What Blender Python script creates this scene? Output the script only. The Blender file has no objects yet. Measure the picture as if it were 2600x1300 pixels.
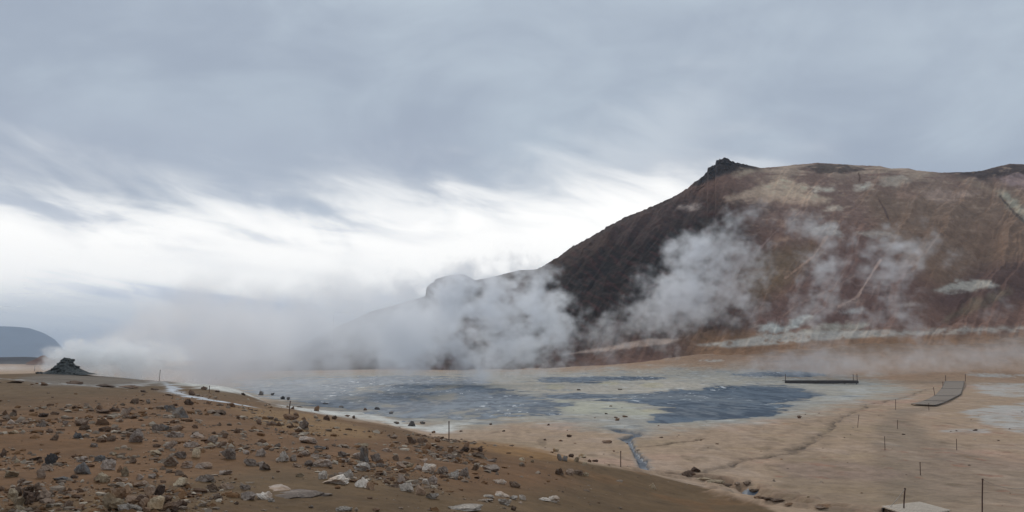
import bpy, math, random
import numpy as np

# ------------------------------------------------------------------ camera, world, sun, exposure
SC = bpy.context.scene
COL = SC.collection
R = math.radians
F = 2252.0                       # focal length in pixels of the 2600 px wide photograph
PITCH = math.atan(264.0 / F)     # the horizon lies 264 px under the middle of the picture
H = 6.3                          # camera height over the basin floor

cam = bpy.data.cameras.new('camera')
cam_o = bpy.data.objects.new('camera', cam)
COL.objects.link(cam_o)
cam.sensor_width = 36.0
cam.lens = 36.0 * F / 2600.0
cam.clip_start = 0.2
cam.clip_end = 60000
cam_o.location = (0, 0, H)
cam_o.rotation_euler = (R(90) + PITCH, 0, 0)
SC.camera = cam_o

SC.render.engine = 'CYCLES'
SC.view_settings.view_transform = 'Standard'
SC.view_settings.look = 'None'
SC.view_settings.exposure = 0.0
SC.view_settings.gamma = 1.0
SC.cycles.use_denoising = True
SC.cycles.max_bounces = 12
SC.cycles.diffuse_bounces = 2
SC.cycles.volume_bounces = 10
SC.cycles.volume_step_rate = 1.5
SC.cycles.volume_max_steps = 256
SC.cycles.caustics_reflective = False
SC.cycles.caustics_refractive = False

SUN_EL, SUN_AZ = 34.0, -16.0     # the sun stands behind the clouds, ahead and left
sun = bpy.data.lights.new('sun', 'SUN')
sun.energy = 1.3
sun.angle = R(16)
sun.color = (1.0, 0.95, 0.88)
sun_o = bpy.data.objects.new('sun', sun)
COL.objects.link(sun_o)
sun_o.rotation_euler = (R(90 - SUN_EL), 0, R(180 - SUN_AZ))
sun_o.location = (-40, 60, 120)


class E:
    """a node socket with arithmetic"""
    nt = None

    def __init__(s, sock): s.s = sock

    @staticmethod
    def put(v, inp):
        if isinstance(v, E): E.nt.links.new(v.s, inp)
        else: inp.default_value = v

    @staticmethod
    def m(op, *a, clamp=False):
        n = E.nt.nodes.new('ShaderNodeMath'); n.operation = op; n.use_clamp = clamp
        for i, v in enumerate(a): E.put(v, n.inputs[i])
        return E(n.outputs[0])

    def __add__(s, o): return E.m('ADD', s, o)
    __radd__ = __add__
    def __sub__(s, o): return E.m('SUBTRACT', s, o)
    def __rsub__(s, o): return E.m('SUBTRACT', o, s)
    def __mul__(s, o): return E.m('MULTIPLY', s, o)
    __rmul__ = __mul__
    def __truediv__(s, o): return E.m('DIVIDE', s, o)


def new(nt, kind): return nt.nodes.new(kind)

def sstep(x, a, b):
    n = E.nt.nodes.new('ShaderNodeMapRange'); n.interpolation_type = 'SMOOTHSTEP'; n.clamp = True
    if a < b: lo, hi, u, v = a, b, 0.0, 1.0
    else: lo, hi, u, v = b, a, 1.0, 0.0
    E.put(x, n.inputs[0])
    for i, w in zip((1, 2, 3, 4), (lo, hi, u, v)): n.inputs[i].default_value = w
    return E(n.outputs[0])

def vec(x, y, z):
    n = E.nt.nodes.new('ShaderNodeCombineXYZ')
    for i, v in enumerate((x, y, z)): E.put(v, n.inputs[i])
    return E(n.outputs[0])

def noise(v, scale=1.0, detail=4.0, rough=0.5, dist=0.0):
    n = E.nt.nodes.new('ShaderNodeTexNoise'); n.noise_dimensions = '3D'
    if v is not None: E.put(v, n.inputs['Vector'])
    n.inputs['Scale'].default_value = scale; n.inputs['Detail'].default_value = detail
    n.inputs['Roughness'].default_value = rough; n.inputs['Distortion'].default_value = dist
    return E(n.outputs[0])

def mix(f, a, b, mode='MIX'):
    n = E.nt.nodes.new('ShaderNodeMix'); n.data_type = 'RGBA'; n.blend_type = mode
    E.put(f, n.inputs[0])
    for v, i in ((a, 6), (b, 7)):
        if isinstance(v, tuple) and len(v) == 3: v = v + (1,)
        E.put(v, n.inputs[i])
    return E(n.outputs[2])

def lin(*c):
    c = np.array(c, float) / 255.0
    return tuple(np.where(c <= 0.04045, c / 12.92, ((c + 0.055) / 1.055) ** 2.4))

def bump(h, strength, dist):
    n = E.nt.nodes.new('ShaderNodeBump')
    n.inputs['Strength'].default_value = strength; n.inputs['Distance'].default_value = dist
    E.put(h, n.inputs['Height'])
    return E(n.outputs[0])


def build_world():
    w = bpy.data.worlds.new('World'); SC.world = w; w.use_nodes = True
    nt = w.node_tree; E.nt = nt
    bg = nt.nodes['Background']; bg.inputs['Strength'].default_value = 0.1
    tc = new(nt, 'ShaderNodeTexCoord'); sp = new(nt, 'ShaderNodeSeparateXYZ')
    nt.links.new(tc.outputs['Generated'], sp.inputs[0])
    x, y, z = (E(sp.outputs[i]) for i in range(3))
    zc = E.m('MAXIMUM', z, 0.0)
    el = E.m('ARCSINE', z) * 57.2958
    az = E.m('ARCTAN2', x, y) * 57.2958
    q = vec(x / (zc + 0.07), y / (zc + 0.07), 0.0)                 # the cloud deck, seen in perspective
    sky = new(nt, 'ShaderNodeTexSky'); sky.sky_type = 'NISHITA'; sky.sun_disc = False
    sky.sun_elevation = R(SUN_EL); sky.sun_rotation = R(SUN_AZ)
    blue = E(sky.outputs[0])
    n1 = noise(q, 0.42, 4, 0.52, 0.5)
    n2 = noise(vec(az * 0.045 + el * 0.05, el * 0.11 - az * 0.012, 3.0), 1.0, 4, 0.5, 0.4)
    n3 = noise(vec(az * 0.10 + el * 0.2, el * 0.58 + az * 0.05, 7.0), 1.0, 5, 0.55, 0.4)
    n4 = noise(vec(az * 0.17 + el * 0.10, el * 0.36 + az * 0.05, 14.0), 1.0, 5, 0.52, 0.6)
    # grey overcast deck, lumpy
    n5 = noise(vec(az * 0.09 + el * 0.03, el * 0.17 - az * 0.03, 21.0), 1.0, 6, 0.55, 0.5)
    def sk(*c, k=1.0): return tuple(10.0 * k * v for v in lin(*c))
    t = sstep(n1 * 0.35 + n2 * 0.30 + n5 * 0.35, 0.40, 0.61)
    deck = mix(t, sk(166, 177, 193), sk(190, 202, 214))
    # a lighter rent leading up and right from the bright band
    ray = el - (az * 0.42 + 10.6)
    rent = sstep(E.m('ABSOLUTE', ray + (n4 - 0.5) * 7.0), 3.6, 0.0) * sstep(az, -3.0, 2.5) * sstep(az, 17.0, 9.0)
    deck = mix(rent * 0.6, deck, sk(214, 222, 230))
    # darker belly just over the bright band, on the left
    belly = sstep(el, 8.5, 11.5) * sstep(el, 17.0, 12.5) * sstep(az, 4.0, -8.0)
    deck = mix(belly * 0.45, deck, sk(172, 180, 197))
    # the bright band: ragged and soft above, brightest low, flat below
    up = el - (az * az * 0.001 + az * 0.08 + 10.9) + (n4 - 0.5) * 6.0 + (n3 - 0.5) * 1.6
    back = sstep(E.m('ABSOLUTE', az + 30.0), 52.0, 38.0)
    half = sstep(up, 3.4, -1.8) * back
    full = sstep(up, 1.2, -3.0) * back
    streak = sstep(n3 * 0.6 + n4 * 0.4, 0.47, 0.64) * (0.35 + 0.65 * sstep(az, 2.0, -14.0))
    col = mix(half * 0.8, deck, mix(streak, sk(236, 238, 240, k=1.08), sk(204, 211, 224)))
    col = mix(full * (1.0 - streak * (0.15 + 0.5 * sstep(el, 6.0, 9.0))), col, sk(255, 253, 249, k=1.32))
    # blue-grey layer near the horizon with pale rifts
    low = sstep(el + (n3 - 0.5) * 2.6 + (n4 - 0.5) * 2.4, 4.5, 3.1)
    hz = mix(sstep(n3, 0.38, 0.58), sk(160, 182, 216), sk(218, 226, 237))
    rift = sstep(n4, 0.58, 0.70) * sstep(el, 1.0, 1.6) * sstep(el, 3.6, 2.8)
    hz = mix(rift * 0.8, hz, sk(230, 232, 230))
    hz = mix(0.12, hz, blue)
    col = mix(low * 0.85, col, hz)
    # under the horizon: dim earth
    col = mix(sstep(z, -0.004, -0.03), col, tuple(10 * c for c in (0.10, 0.085, 0.07)))
    nt.links.new(col.s, bg.inputs['Color'])

build_world()

# ------------------------------------------------------------------ numpy helpers
CP, SP = math.cos(PITCH), math.sin(PITCH)

def ray(px, py):
    """photograph pixel -> direction with Y = 1 (relative to the camera)"""
    xc = (np.asarray(px, float) - 1300) / F; yc = (650 - np.asarray(py, float)) / F
    Y = CP - SP * yc
    return xc / Y, (SP + CP * yc) / Y

def proj(X, Y, Z):
    f = Y * CP + Z * SP
    f = np.where(f < 0.05, 0.05, f)
    return 1300 + F * X / f, 650 - F * (-Y * SP + Z * CP) / f

_rs = np.random.RandomState(7)
_perm = _rs.permutation(512).astype(np.int32)
_ang = _rs.rand(512) * 2 * np.pi
_gx, _gy = np.cos(_ang).astype(np.float32), np.sin(_ang).astype(np.float32)

def perlin(x, y, seed=0):
    x = np.asarray(x, float) + seed * 17.31; y = np.asarray(y, float) - seed * 9.77
    xi = np.floor(x).astype(np.int64); yi = np.floor(y).astype(np.int64)
    fx = (x - xi).astype(np.float32); fy = (y - yi).astype(np.float32)
    u = fx * fx * fx * (fx * (fx * 6 - 15) + 10); v = fy * fy * fy * (fy * (fy * 6 - 15) + 10)
    def gr(ix, iy, dx, dy):
        h = _perm[(_perm[ix & 511] + iy) & 511]
        return _gx[h] * dx + _gy[h] * dy
    a = gr(xi, yi, fx, fy); b = gr(xi + 1, yi, fx - 1, fy)
    c = gr(xi, yi + 1, fx, fy - 1); d = gr(xi + 1, yi + 1, fx - 1, fy - 1)
    ab = a + u * (b - a); cd = c + u * (d - c)
    return (ab + v * (cd - ab)) * 1.5

def fbm(x, y, oct=4, seed=0, gain=0.5):
    s = 0; a = 1.0; t = 0
    for o in range(oct):
        s = s + a * perlin(x * 2 ** o, y * 2 ** o, seed + 3 * o); t += a; a *= gain
    return s / t * 1.4

def sm(x, a, b):
    t = np.clip((x - a) / (b - a), 0, 1)
    return t * t * (3 - 2 * t)

def seg_dist(x, y, pts):
    d = np.full(np.shape(x), 1e9)
    for (ax, ay), (bx, by) in zip(pts[:-1], pts[1:]):
        dx, dy = bx - ax, by - ay
        t = np.clip(((x - ax) * dx + (y - ay) * dy) / (dx * dx + dy * dy + 1e-9), 0, 1)
        d = np.minimum(d, np.hypot(x - ax - t * dx, y - ay - t * dy))
    return d

def poly_mask(px, py, poly, soft, wob=None, ys=4.0):
    """soft membership of a region outlined by poly; ys makes up for the foreshortening of flat ground"""
    out = np.zeros(px.shape, np.float32)
    P = np.array(poly, float); m = soft * 2 + 30
    sel = (px > P[:, 0].min() - m) & (px < P[:, 0].max() + m) & (py > P[:, 1].min() - m / ys - 6) & (py < P[:, 1].max() + m / ys + 6)
    if not sel.any(): return out
    x = px[sel]; y = py[sel] * ys
    Q = [(a, b * ys) for a, b in poly]
    ins = np.zeros(x.shape, bool)
    for (ax, ay), (bx, by) in zip(Q, Q[1:] + Q[:1]):
        c = (ay > y) != (by > y)
        ins ^= c & (x < (bx - ax) * (y - ay) / (by - ay + 1e-12) + ax)
    d = seg_dist(x, y, Q + Q[:1])
    d = np.where(ins, d, -d)
    if wob is not None: d = d + wob[sel]
    out[sel] = sm(d, -soft, soft)
    return out

def ell(px, py, cx, cy, rx, ry, wob=0.0, rot=0.0):
    c, s = math.cos(rot), math.sin(rot)
    dx, dy = px - cx, py - cy
    d = np.sqrt(((dx * c + dy * s) / rx) ** 2 + ((-dx * s + dy * c) / ry) ** 2)
    return sm(d + wob, 1.15, 0.7)

def blend(C, m, rgb):
    m = np.clip(m, 0, 1)[..., None]
    return C * (1 - m) + np.array(rgb) * m

def grid_mesh(name, P, attrs=None, mask=None, smooth=True):
    """mesh from a (rows, cols, 3) array of points, with a colour attribute"""
    r, c = P.shape[:2]
    idx = np.arange(r * c).reshape(r, c)
    q = np.stack([idx[:-1, :-1], idx[:-1, 1:], idx[1:, 1:], idx[1:, :-1]], -1).reshape(-1, 4)
    V = P.reshape(-1, 3)
    if mask is not None:
        q = q[mask.reshape(-1)]
        used = np.unique(q); re = np.full(r * c, -1); re[used] = np.arange(len(used))
        q = re[q]; V = V[used]
        attrs = {k: a.reshape(r * c, -1)[used] for k, a in (attrs or {}).items()}
    me = bpy.data.meshes.new(name)
    me.vertices.add(len(V)); me.vertices.foreach_set('co', V.astype(np.float32).ravel())
    me.loops.add(q.size); me.loops.foreach_set('vertex_index', q.astype(np.int32).ravel())
    me.polygons.add(len(q)); me.polygons.foreach_set('loop_start', np.arange(0, q.size, 4, dtype=np.int32))
    me.polygons.foreach_set('loop_total', np.full(len(q), 4, np.int32))
    me.polygons.foreach_set('use_smooth', np.full(len(q), smooth))
    for k, a in (attrs or {}).items():
        a = a.reshape(len(V), -1)
        if a.shape[1] == 3:
            at = me.attributes.new(k, 'FLOAT_COLOR', 'POINT')
            at.data.foreach_set('color', np.c_[a, np.ones(len(a))].astype(np.float32).ravel())
        else:
            at = me.attributes.new(k, 'FLOAT', 'POINT')
            at.data.foreach_set('value', a.astype(np.float32).ravel())
    me.update(calc_edges=True)
    return me

def link(name, me, mat=None, parent=None):
    o = bpy.data.objects.new(name, me); COL.objects.link(o)
    if mat is not None: me.materials.append(mat)
    if parent is not None: o.parent = parent
    return o

def tag(o, label=None, cat=None, group=None, kind=None):
    if label: o['label'] = label
    if cat: o['category'] = cat
    if group: o['group'] = group
    if kind: o['kind'] = kind
    return o

def material(name):
    m = bpy.data.materials.new(name); m.use_nodes = True
    E.nt = m.node_tree
    return m, m.node_tree, m.node_tree.nodes['Principled BSDF']

def obj_coord(nt, kind='Object'):
    t = new(nt, 'ShaderNodeTexCoord'); return E(t.outputs[kind])

def world_pos(nt):
    g = new(nt, 'ShaderNodeNewGeometry'); return E(g.outputs['Position'])

L = 0.86                                   # light on open ground, to turn seen colours into albedo
def alb(*c, k=1.0): return tuple(np.clip(np.array(lin(*c)) / L * k, 0.012, 0.85))

# ------------------------------------------------------------------ terrain height
# control points: (u = X/Y, Y, z relative to the camera)
CTRL = []
def row(Y, *zs, us=(-0.75, -0.6, -0.4, -0.2, 0.0, 0.2, 0.4, 0.6, 0.75)):
    for u, z in zip(us, zs): CTRL.append((u, Y, z))
row(3,   -1.70, -1.70, -1.70, -1.72, -1.75, -1.85, -2.0, -2.1, -2.1)
row(10,  -1.70, -1.70, -1.72, -1.80, -2.05, -2.55, -3.0, -3.2, -3.2)
row(20,  -1.66, -1.68, -1.76, -2.05, -2.65, -3.50, -3.9, -4.0, -4.0)
row(30,  -1.58, -1.60, -1.78, -2.35, -3.25, -4.55, -4.9, -5.0, -5.0)
row(45,  -1.45, -1.48, -1.70, -2.75, -4.60, -5.85, -6.0, -6.0, -6.0)
row(61,  -1.20, -1.28, -2.00, -4.60, -6.10, -6.25, -6.25, -6.25, -6.2)
row(77,  -1.20, -1.30, -1.80, -5.60, -6.28, -6.30, -6.30, -6.30, -6.3)
row(95,  -1.35, -1.40, -3.20, -6.10, -6.30, -6.30, -6.30, -6.30, -6.3)
row(135, -1.45, -1.60, -5.00, -6.25, -6.30, -6.30, -6.30, -6.30, -6.3)
row(200, -1.55, -1.90, -5.80, -6.25, -6.30, -6.30, -6.30, -6.30, -6.3)
row(255, -1.65, -2.10, -5.80, -5.60, -5.60, -5.80, -6.00, -6.00, -6.0)
row(300, -1.70, -2.20, -5.50, -4.60, -4.30, -3.40, -1.20, 0.20, 1.0)
row(345, -1.80, -2.30, -5.50, -4.40, -3.20, 2.20, 8.00, 11.5, 13.0)
row(430, -2.00, -2.50, -5.50, -5.00, -2.50, 3.00, 9.00, 12.0, 13.0)
row(900, -3.50, -4.00, -6.00, -6.20, -6.00, -5.00, -4.00, -4.0, -4.0)
row(3000, -6.3, -6.30, -6.30, -6.30, -6.30, -6.30, -6.30, -6.3, -6.3)
row(12000, -6.3, -6.3, -6.30, -6.30, -6.30, -6.30, -6.30, -6.3, -6.3)
for px, py, Y in ((1140, 1119, 41), (734, 1051, 61), (1400, 1152, 36), (1650, 1202, 38.5), (1960, 1290, 27), (600, 988, 68),
                  (405, 967, 72), (160, 948, 77), (1300, 1136, 39), (1000, 1082, 50), (850, 1058, 57)):
    u, s = ray(px, py); CTRL.append((float(u), Y, float(s) * Y))
CT = np.array(CTRL)
CX = np.c_[CT[:, 0] * 2.2, np.log(CT[:, 1])]

def _tps(r2): return 0.5 * r2 * np.log(r2 + 1e-9)
_n = len(CX)
_A = np.zeros((_n + 3, _n + 3))
_d2 = ((CX[:, None] - CX[None]) ** 2).sum(-1)
_A[:_n, :_n] = _tps(_d2) + 0.0015 * np.eye(_n)
_A[:_n, _n] = 1; _A[:_n, _n + 1:] = CX
_A[_n, :_n] = 1; _A[_n + 1:, :_n] = CX.T
_W = np.linalg.solve(_A, np.r_[CT[:, 2], 0, 0, 0])

def base_height(u, lnY):
    uu = np.clip(u, -0.78, 0.78) * 2.2; sh = uu.shape
    a = uu.ravel(); b = lnY.ravel(); out = _W[_n] + _W[_n + 1] * a + _W[_n + 2] * b
    for i in range(_n):
        out += _W[i] * _tps((a - CX[i, 0]) ** 2 + (b - CX[i, 1]) ** 2)
    return out.reshape(sh)

ROWS = np.exp(np.r_[np.linspace(math.log(2.5), math.log(8), 50, endpoint=False),
                    np.linspace(math.log(8), math.log(420), 980, endpoint=False),
                    np.linspace(math.log(420), math.log(14000), 110)])
COLS = np.r_[np.linspace(-1.6, -0.66, 90, endpoint=False), np.linspace(-0.66, 0.66, 1150, endpoint=False), np.linspace(0.66, 1.6, 91)]
LNR = np.log(ROWS)
# smooth base on a coarser grid, then bilinear up
_ci = np.linspace(0, len(COLS) - 1, 220); _ri = np.linspace(0, len(ROWS) - 1, 260)
_bu = np.interp(_ci, np.arange(len(COLS)), COLS); _bl = np.interp(_ri, np.arange(len(ROWS)), LNR)
_B = base_height(*np.meshgrid(_bu, _bl))
_t = np.array([np.interp(np.arange(len(COLS)), _ci, r) for r in _B])
HZ = np.array([np.interp(np.arange(len(ROWS)), _ri, _t[:, k]) for k in range(_t.shape[1])]).T
U, YY = np.meshgrid(COLS, ROWS)
XX = U * YY
HZ = np.where(YY > 900, np.maximum(np.minimum(HZ, -3.5), -6.8), HZ)

def ground_z(X, Y, G=None):
    """height of the terrain (relative to the camera) at plan points"""
    G = HZ if G is None else G
    X = np.atleast_1d(np.asarray(X, float)); Y = np.atleast_1d(np.asarray(Y, float))
    c = np.clip(np.interp(X / Y, COLS, np.arange(len(COLS))), 0, len(COLS) - 1.001)
    r = np.clip(np.interp(np.log(Y), LNR, np.arange(len(ROWS))), 0, len(ROWS) - 1.001)
    ci = c.astype(int); ri = r.astype(int); fc = c - ci; fr = r - ri
    return (G[ri, ci] * (1 - fc) + G[ri, ci + 1] * fc) * (1 - fr) + (G[ri + 1, ci] * (1 - fc) + G[ri + 1, ci + 1] * fc) * fr

_Ym = np.exp(np.linspace(math.log(4), math.log(700), 2600))
def hit(px, py):
    """first point of the terrain seen at a pixel of the photograph"""
    out = []
    for a, b in zip(np.atleast_1d(px), np.atleast_1d(py)):
        u, s = ray(a, b)
        z = ground_z(u * _Ym, _Ym); below = s * _Ym <= z
        k = int(np.argmax(below)) if below.any() else len(_Ym) - 1
        Y = _Ym[k]; out.append((float(u * Y), float(Y), float(ground_z(u * Y, Y)[0])))
    return out

# --- features carved into the terrain
def plan(pts): return [h[:2] for h in hit([p[0] for p in pts], [p[1] for p in pts])]
STREAM = plan([(1569, 1091), (1597, 1097), (1624, 1103), (1588, 1114), (1602, 1127), (1613, 1146), (1630, 1170), (1642, 1196)])
SWID = [0.6, 0.8, 0.36, 0.42, 0.14, 0.14, 0.28, 0.2]
GULLY = plan([(1648, 1199), (1723, 1208), (1761, 1213), (1824, 1222), (1877, 1236), (1905, 1255), (1950, 1264), (1995, 1278), (2065, 1290), (2125, 1297)])
CRACK = plan([(2370, 985), (2300, 1008), (2208, 1028), (2180, 1042), (2139, 1060), (2104, 1088), (2055, 1126), (2013, 1150), (1950, 1159), (1859, 1184), (1754, 1201)])
CRACK2 = plan([(1604, 1136), (1660, 1132), (1720, 1124), (1800, 1115)])
TRACK = plan([(-200, 955), (90, 968), (130, 975), (300, 984), (405, 968), (430, 985), (480, 1008), (560, 1020), (618, 1027)])
near = XX[:, :] * 0 + (YY < 140)
w1 = fbm(XX / 1.3, YY / 1.3, 3, 4)
wx = XX + 0.55 * fbm(XX / 2.3, YY / 2.3, 4, 301) + 0.8 * fbm(XX / 9, YY / 9, 2, 302); wy = YY + 0.9 * fbm(XX / 2.3, YY / 2.3, 4, 303)
dS = np.full(XX.shape, 99.0); _s = YY < 130
for (p0, p1, a0, a1) in zip(STREAM[:-1], STREAM[1:], SWID[:-1], SWID[1:]):
    for k in range(4):
        q0 = [p0[i] + (p1[i] - p0[i]) * k / 4 for i in (0, 1)]; q1 = [p0[i] + (p1[i] - p0[i]) * (k + 1) / 4 for i in (0, 1)]
        dS[_s] = np.minimum(dS[_s], seg_dist(XX[_s] + 0.15 * w1[_s], YY[_s], [q0, q1]) / (a0 + (a1 - a0) * (k + 0.5) / 4))
dG = np.where(YY < 90, seg_dist(wx, wy, GULLY), 99)
dC = np.where(YY < 250, seg_dist(wx, wy, CRACK), 99); dC2 = np.where(YY < 90, seg_dist(wx, wy, CRACK2), 99)
HZ = HZ - 0.28 * sm(dS, 1.5, 0.8) - 0.40 * sm(dG + 0.3 * w1, 0.9, 0.2) - 0.14 * sm(dC, 0.45, 0.1) - 0.2 * sm(dC2, 0.35, 0.1)
HZ = HZ + 0.16 * sm(np.abs(dG - 1.3) + 0.5 * w1, 0.6, 0.1)
# low yellow mound between the pools, small rise on the rim of the left slope
for px, py, hgt, rx, ry in ((1600, 985, 1.5, 24, 10), (1770, 985, 0.8, 12, 8), (1380, 990, 0.5, 20, 9)):
    (mx, my, mz), = hit(px, py)
    HZ = HZ + hgt * np.exp(-((XX - mx) / rx) ** 2 - ((YY - my) / ry) ** 2)
mud_flat = sm(YY, 60, 90)
HZ = HZ + (1 - mud_flat) * (0.05 * fbm(XX / 2.6, YY / 2.6, 4, 1) + 0.10 * fbm(XX / 9, YY / 9, 2, 2)) + mud_flat * 0.05 * fbm(XX / 14, YY / 9, 3, 3)
HZ = HZ + sm(YY, 12, 30) * (1 - mud_flat) * 0.02 * fbm(XX / 0.6, YY / 0.6, 2, 5) + sm(YY, 30, 9) * 0.012 * fbm(XX / 0.25, YY / 0.25, 3, 6)
HZ = HZ + sm(YY, 240, 320) * sm(YY, 900, 430) * sm(U, 0.05, 0.3) * 0.7 * fbm(XX / 26, YY / 26, 4, 8)

# ------------------------------------------------------------------ ground colours (by place)
PX, PY = proj(XX, YY, HZ)
wob = 20 * fbm(XX / 7, YY / 7, 5, 21) + 16 * fbm(XX / 1.8, YY / 1.8, 4, 22)
wob2 = 40 * fbm(XX / 16, YY / 16, 4, 23)
nA = fbm(XX / 6, YY / 10, 5, 31); nB = fbm(XX / 18, YY / 22, 4, 32); nC = fbm(XX / 1.4, YY / 1.4, 4, 33)
nS = fbm(XX / 9 + YY / 30, YY / 3, 4, 34)

C = np.zeros(XX.shape + (3,)) + np.array(alb(160, 135, 111))
C = blend(C, sm(nB + 0.5 * nA, 0.0, 0.7) * 0.8, alb(172, 139, 119))
C = blend(C, sm(nA - 0.3 * nB, 0.05, 0.6) * 0.5, alb(140, 120, 94))
C = blend(C, sm(nS, 0.25, 0.7) * 0.35 * (PX > 1100), alb(140, 116, 84))
# trodden path between the posts on the right
PATH = [(2345, 1034), (2270, 1040), (2230, 1080), (2215, 1140), (2235, 1210), (2260, 1330), (2700, 1330), (2700, 1190), (2500, 1160), (2370, 1115), (2310, 1060), (2376, 1036)]
C = blend(C, poly_mask(PX, PY, PATH, 30, wob) * (YY < 140) * 0.6, alb(128, 112, 96))
C = blend(C, poly_mask(PX, PY, [(2000, 1150), (2300, 1170), (2350, 1260), (2100, 1320), (1990, 1260), (1930, 1200)], 40, wob2) * (YY < 90) * 0.45, alb(120, 104, 84))
C = blend(C, poly_mask(PX, PY, [(1950, 1175), (2150, 1165), (2330, 1205), (2240, 1225), (2000, 1215)], 30, wob2) * (YY < 90) * 0.5, alb(146, 122, 108))
C = blend(C, sm(fbm(XX / 4.5, YY / 11, 5, 64), 0.15, 0.5) * (YY > 28) * (PX > 1150) * 0.5, alb(170, 146, 126))
C = blend(C, sm(fbm(XX / 1.6, YY / 2.6, 4, 65) + 0.5 * nB, 0.42, 0.75) * (YY > 22) * (PX > 1900) * 0.6, alb(140, 96, 74))
C = blend(C, sm(fbm(XX / 2.2, YY / 7, 5, 66), 0.38, 0.6) * (YY > 28) * (PX > 1200) * 0.5, alb(114, 96, 74))
for k in range(5):
    trk = np.abs(XX - (14 + 3.0 * k) - 3.5 * fbm(YY / 30 + k, YY / 60, 2, 67 + k) - (YY - 50) * (0.22 + 0.05 * k))
    C = blend(C, sm(trk + 0.3 * nC, 0.6, 0.1) * (YY > 24) * (YY < 140) * (PX > 1500) * 0.22, alb(120, 100, 80))
# far plain and apron
C = blend(C, sm(YY, 232, 262) * sm(PX, 1850, 2000) + sm(YY, 290, 330), alb(152, 122, 96))
C = blend(C, sm(YY, 280, 330) * sm(PX, 1600, 2000) * 0.9, alb(124, 98, 76))
C = blend(C, sm(YY, 270, 300) * sm(nA + 0.6 * nB, 0.0, 0.5) * 0.55, alb(150, 118, 92))
C = blend(C, sm(YY, 270, 300) * sm(nS, 0.1, 0.5) * 0.5 * (PX > 1700), alb(100, 76, 58))
# pale flats round the pools
PALE = [(560, 985), (700, 958), (760, 950), (1000, 945), (1400, 944), (1700, 936), (1900, 940), (2200, 962), (2290, 984), (2280, 1002), (2110, 1034), (2000, 1056),
        (1840, 1080), (1640, 1098), (1540, 1092), (1300, 1066), (1150, 1090), (1000, 1068), (850, 1046), (700, 1018)]
m_pale = poly_mask(PX, PY, PALE, 60, 1.6 * wob + wob2, 4.0) * (YY > 66)
C = blend(C, m_pale * 0.85, alb(160, 155, 142))
C = blend(C, m_pale * sm(nA, -0.2, 0.6) * 0.6, alb(136, 134, 130))
YEL = [(1260, 972), (1400, 972), (1560, 970), (1690, 968), (1790, 980), (1700, 998), (1500, 1003), (1300, 998)]
C = blend(C, poly_mask(PX, PY, YEL, 22, wob2) * (YY > 66) * 0.85, alb(174, 163, 147))
C = blend(C, poly_mask(PX, PY, [(1430, 1020), (1560, 1024), (1690, 1044), (1640, 1058), (1480, 1048), (1400, 1040)], 20, wob2) * (YY > 66) * 0.85, alb(172, 168, 148))
C = blend(C, (ell(PX, PY, 1545, 974, 30, 5) + ell(PX, PY, 1655, 978, 32, 7) + ell(PX, PY, 1410, 982, 26, 7) + ell(PX, PY, 1665, 1043, 40, 6)) * (YY > 66) * 0.6, alb(174, 163, 134))
# white crusts
WHITE = [[(2457, 976), (2640, 974), (2680, 1012), (2520, 1006)], [(2430, 1048), (2520, 1030), (2640, 1016), (2660, 1120), (2540, 1084)],
         [(2470, 950), (2640, 946), (2640, 955), (2500, 957)], [(2140, 986), (2205, 984), (2260, 996), (2150, 1004)], [(2080, 1008), (2200, 1006), (2170, 1016), (2090, 1016)],
         [(1790, 914), (1826, 914), (1822, 918), (1780, 919)], [(2400, 1094), (2500, 1090), (2510, 1098), (2390, 1098)]]
for k, p in enumerate(WHITE):
    C = blend(C, poly_mask(PX, PY, p, 14, wob + wob2 * 0.6) * (YY > 60) * (0.75 if k < 3 else 0.6) * sm(nC + nA, -0.9, 0.2), alb(172, 170, 164))
FOOT = [[(1770, 876), (1830, 868), (1894, 860), (1950, 846), (2100, 842), (2265, 836), (2640, 830), (2640, 842), (2270, 852), (2090, 864), (1950, 876), (1850, 882)],
        [(1433, 900), (1545, 880), (1650, 859), (1725, 861), (1700, 872), (1545, 890)]]
C = blend(C, poly_mask(PX, PY, FOOT[0], 12, wob * 0.8 + wob2 * 0.4) * (YY > 240) * sm(nA + nC, -0.8, 0.1), alb(178, 174, 166))
C = blend(C, poly_mask(PX, PY, FOOT[1], 8, wob * 0.5) * (YY > 240), alb(182, 158, 140))
# pools of grey mud
POOL1 = [(620, 972), (700, 966), (755, 963), (982, 960), (1190, 960), (1215, 975), (1210, 985), (1282, 996), (1335, 1008), (1400, 1020), (1424, 1033), (1408, 1045),
         (1300, 1051), (1209, 1057), (1132, 1062), (1025, 1064), (1000, 1054), (957, 1042), (835, 1030), (755, 1016), (650, 995)]
POOL2 = [(1560, 1003), (1650, 1002), (1754, 989), (1824, 982), (1950, 979), (2010, 983), (2062, 999), (2030, 1014), (1975, 1026), (1990, 1044), (1950, 1056), (1789, 1066),
         (1690, 1073), (1672, 1062), (1690, 1046), (1650, 1026), (1560, 1014), (1470, 1012), (1400, 1004), (1470, 1001)]
SLIVER = [(1340, 960), (1420, 957), (1660, 957), (1700, 963), (1560, 966), (1480, 972), (1390, 971)]
FARPOOL = [(1850, 948), (1960, 942), (2060, 943), (2100, 952), (2040, 959), (1900, 958)]
rag = 0.45 * fbm(XX / 5, YY / 7, 6, 45, 0.62) + 0.30 * fbm(XX / 22, YY / 16, 4, 46)
m_mud = np.maximum(poly_mask(PX, PY, POOL1, 90, wob), poly_mask(PX, PY, POOL2, 90, wob)) * (YY > 66)
m_sliv = np.maximum(poly_mask(PX, PY, SLIVER, 26, wob * 0.6), 0.85 * poly_mask(PX, PY, FARPOOL, 26, wob * 0.6)) * (YY > 66)
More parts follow.
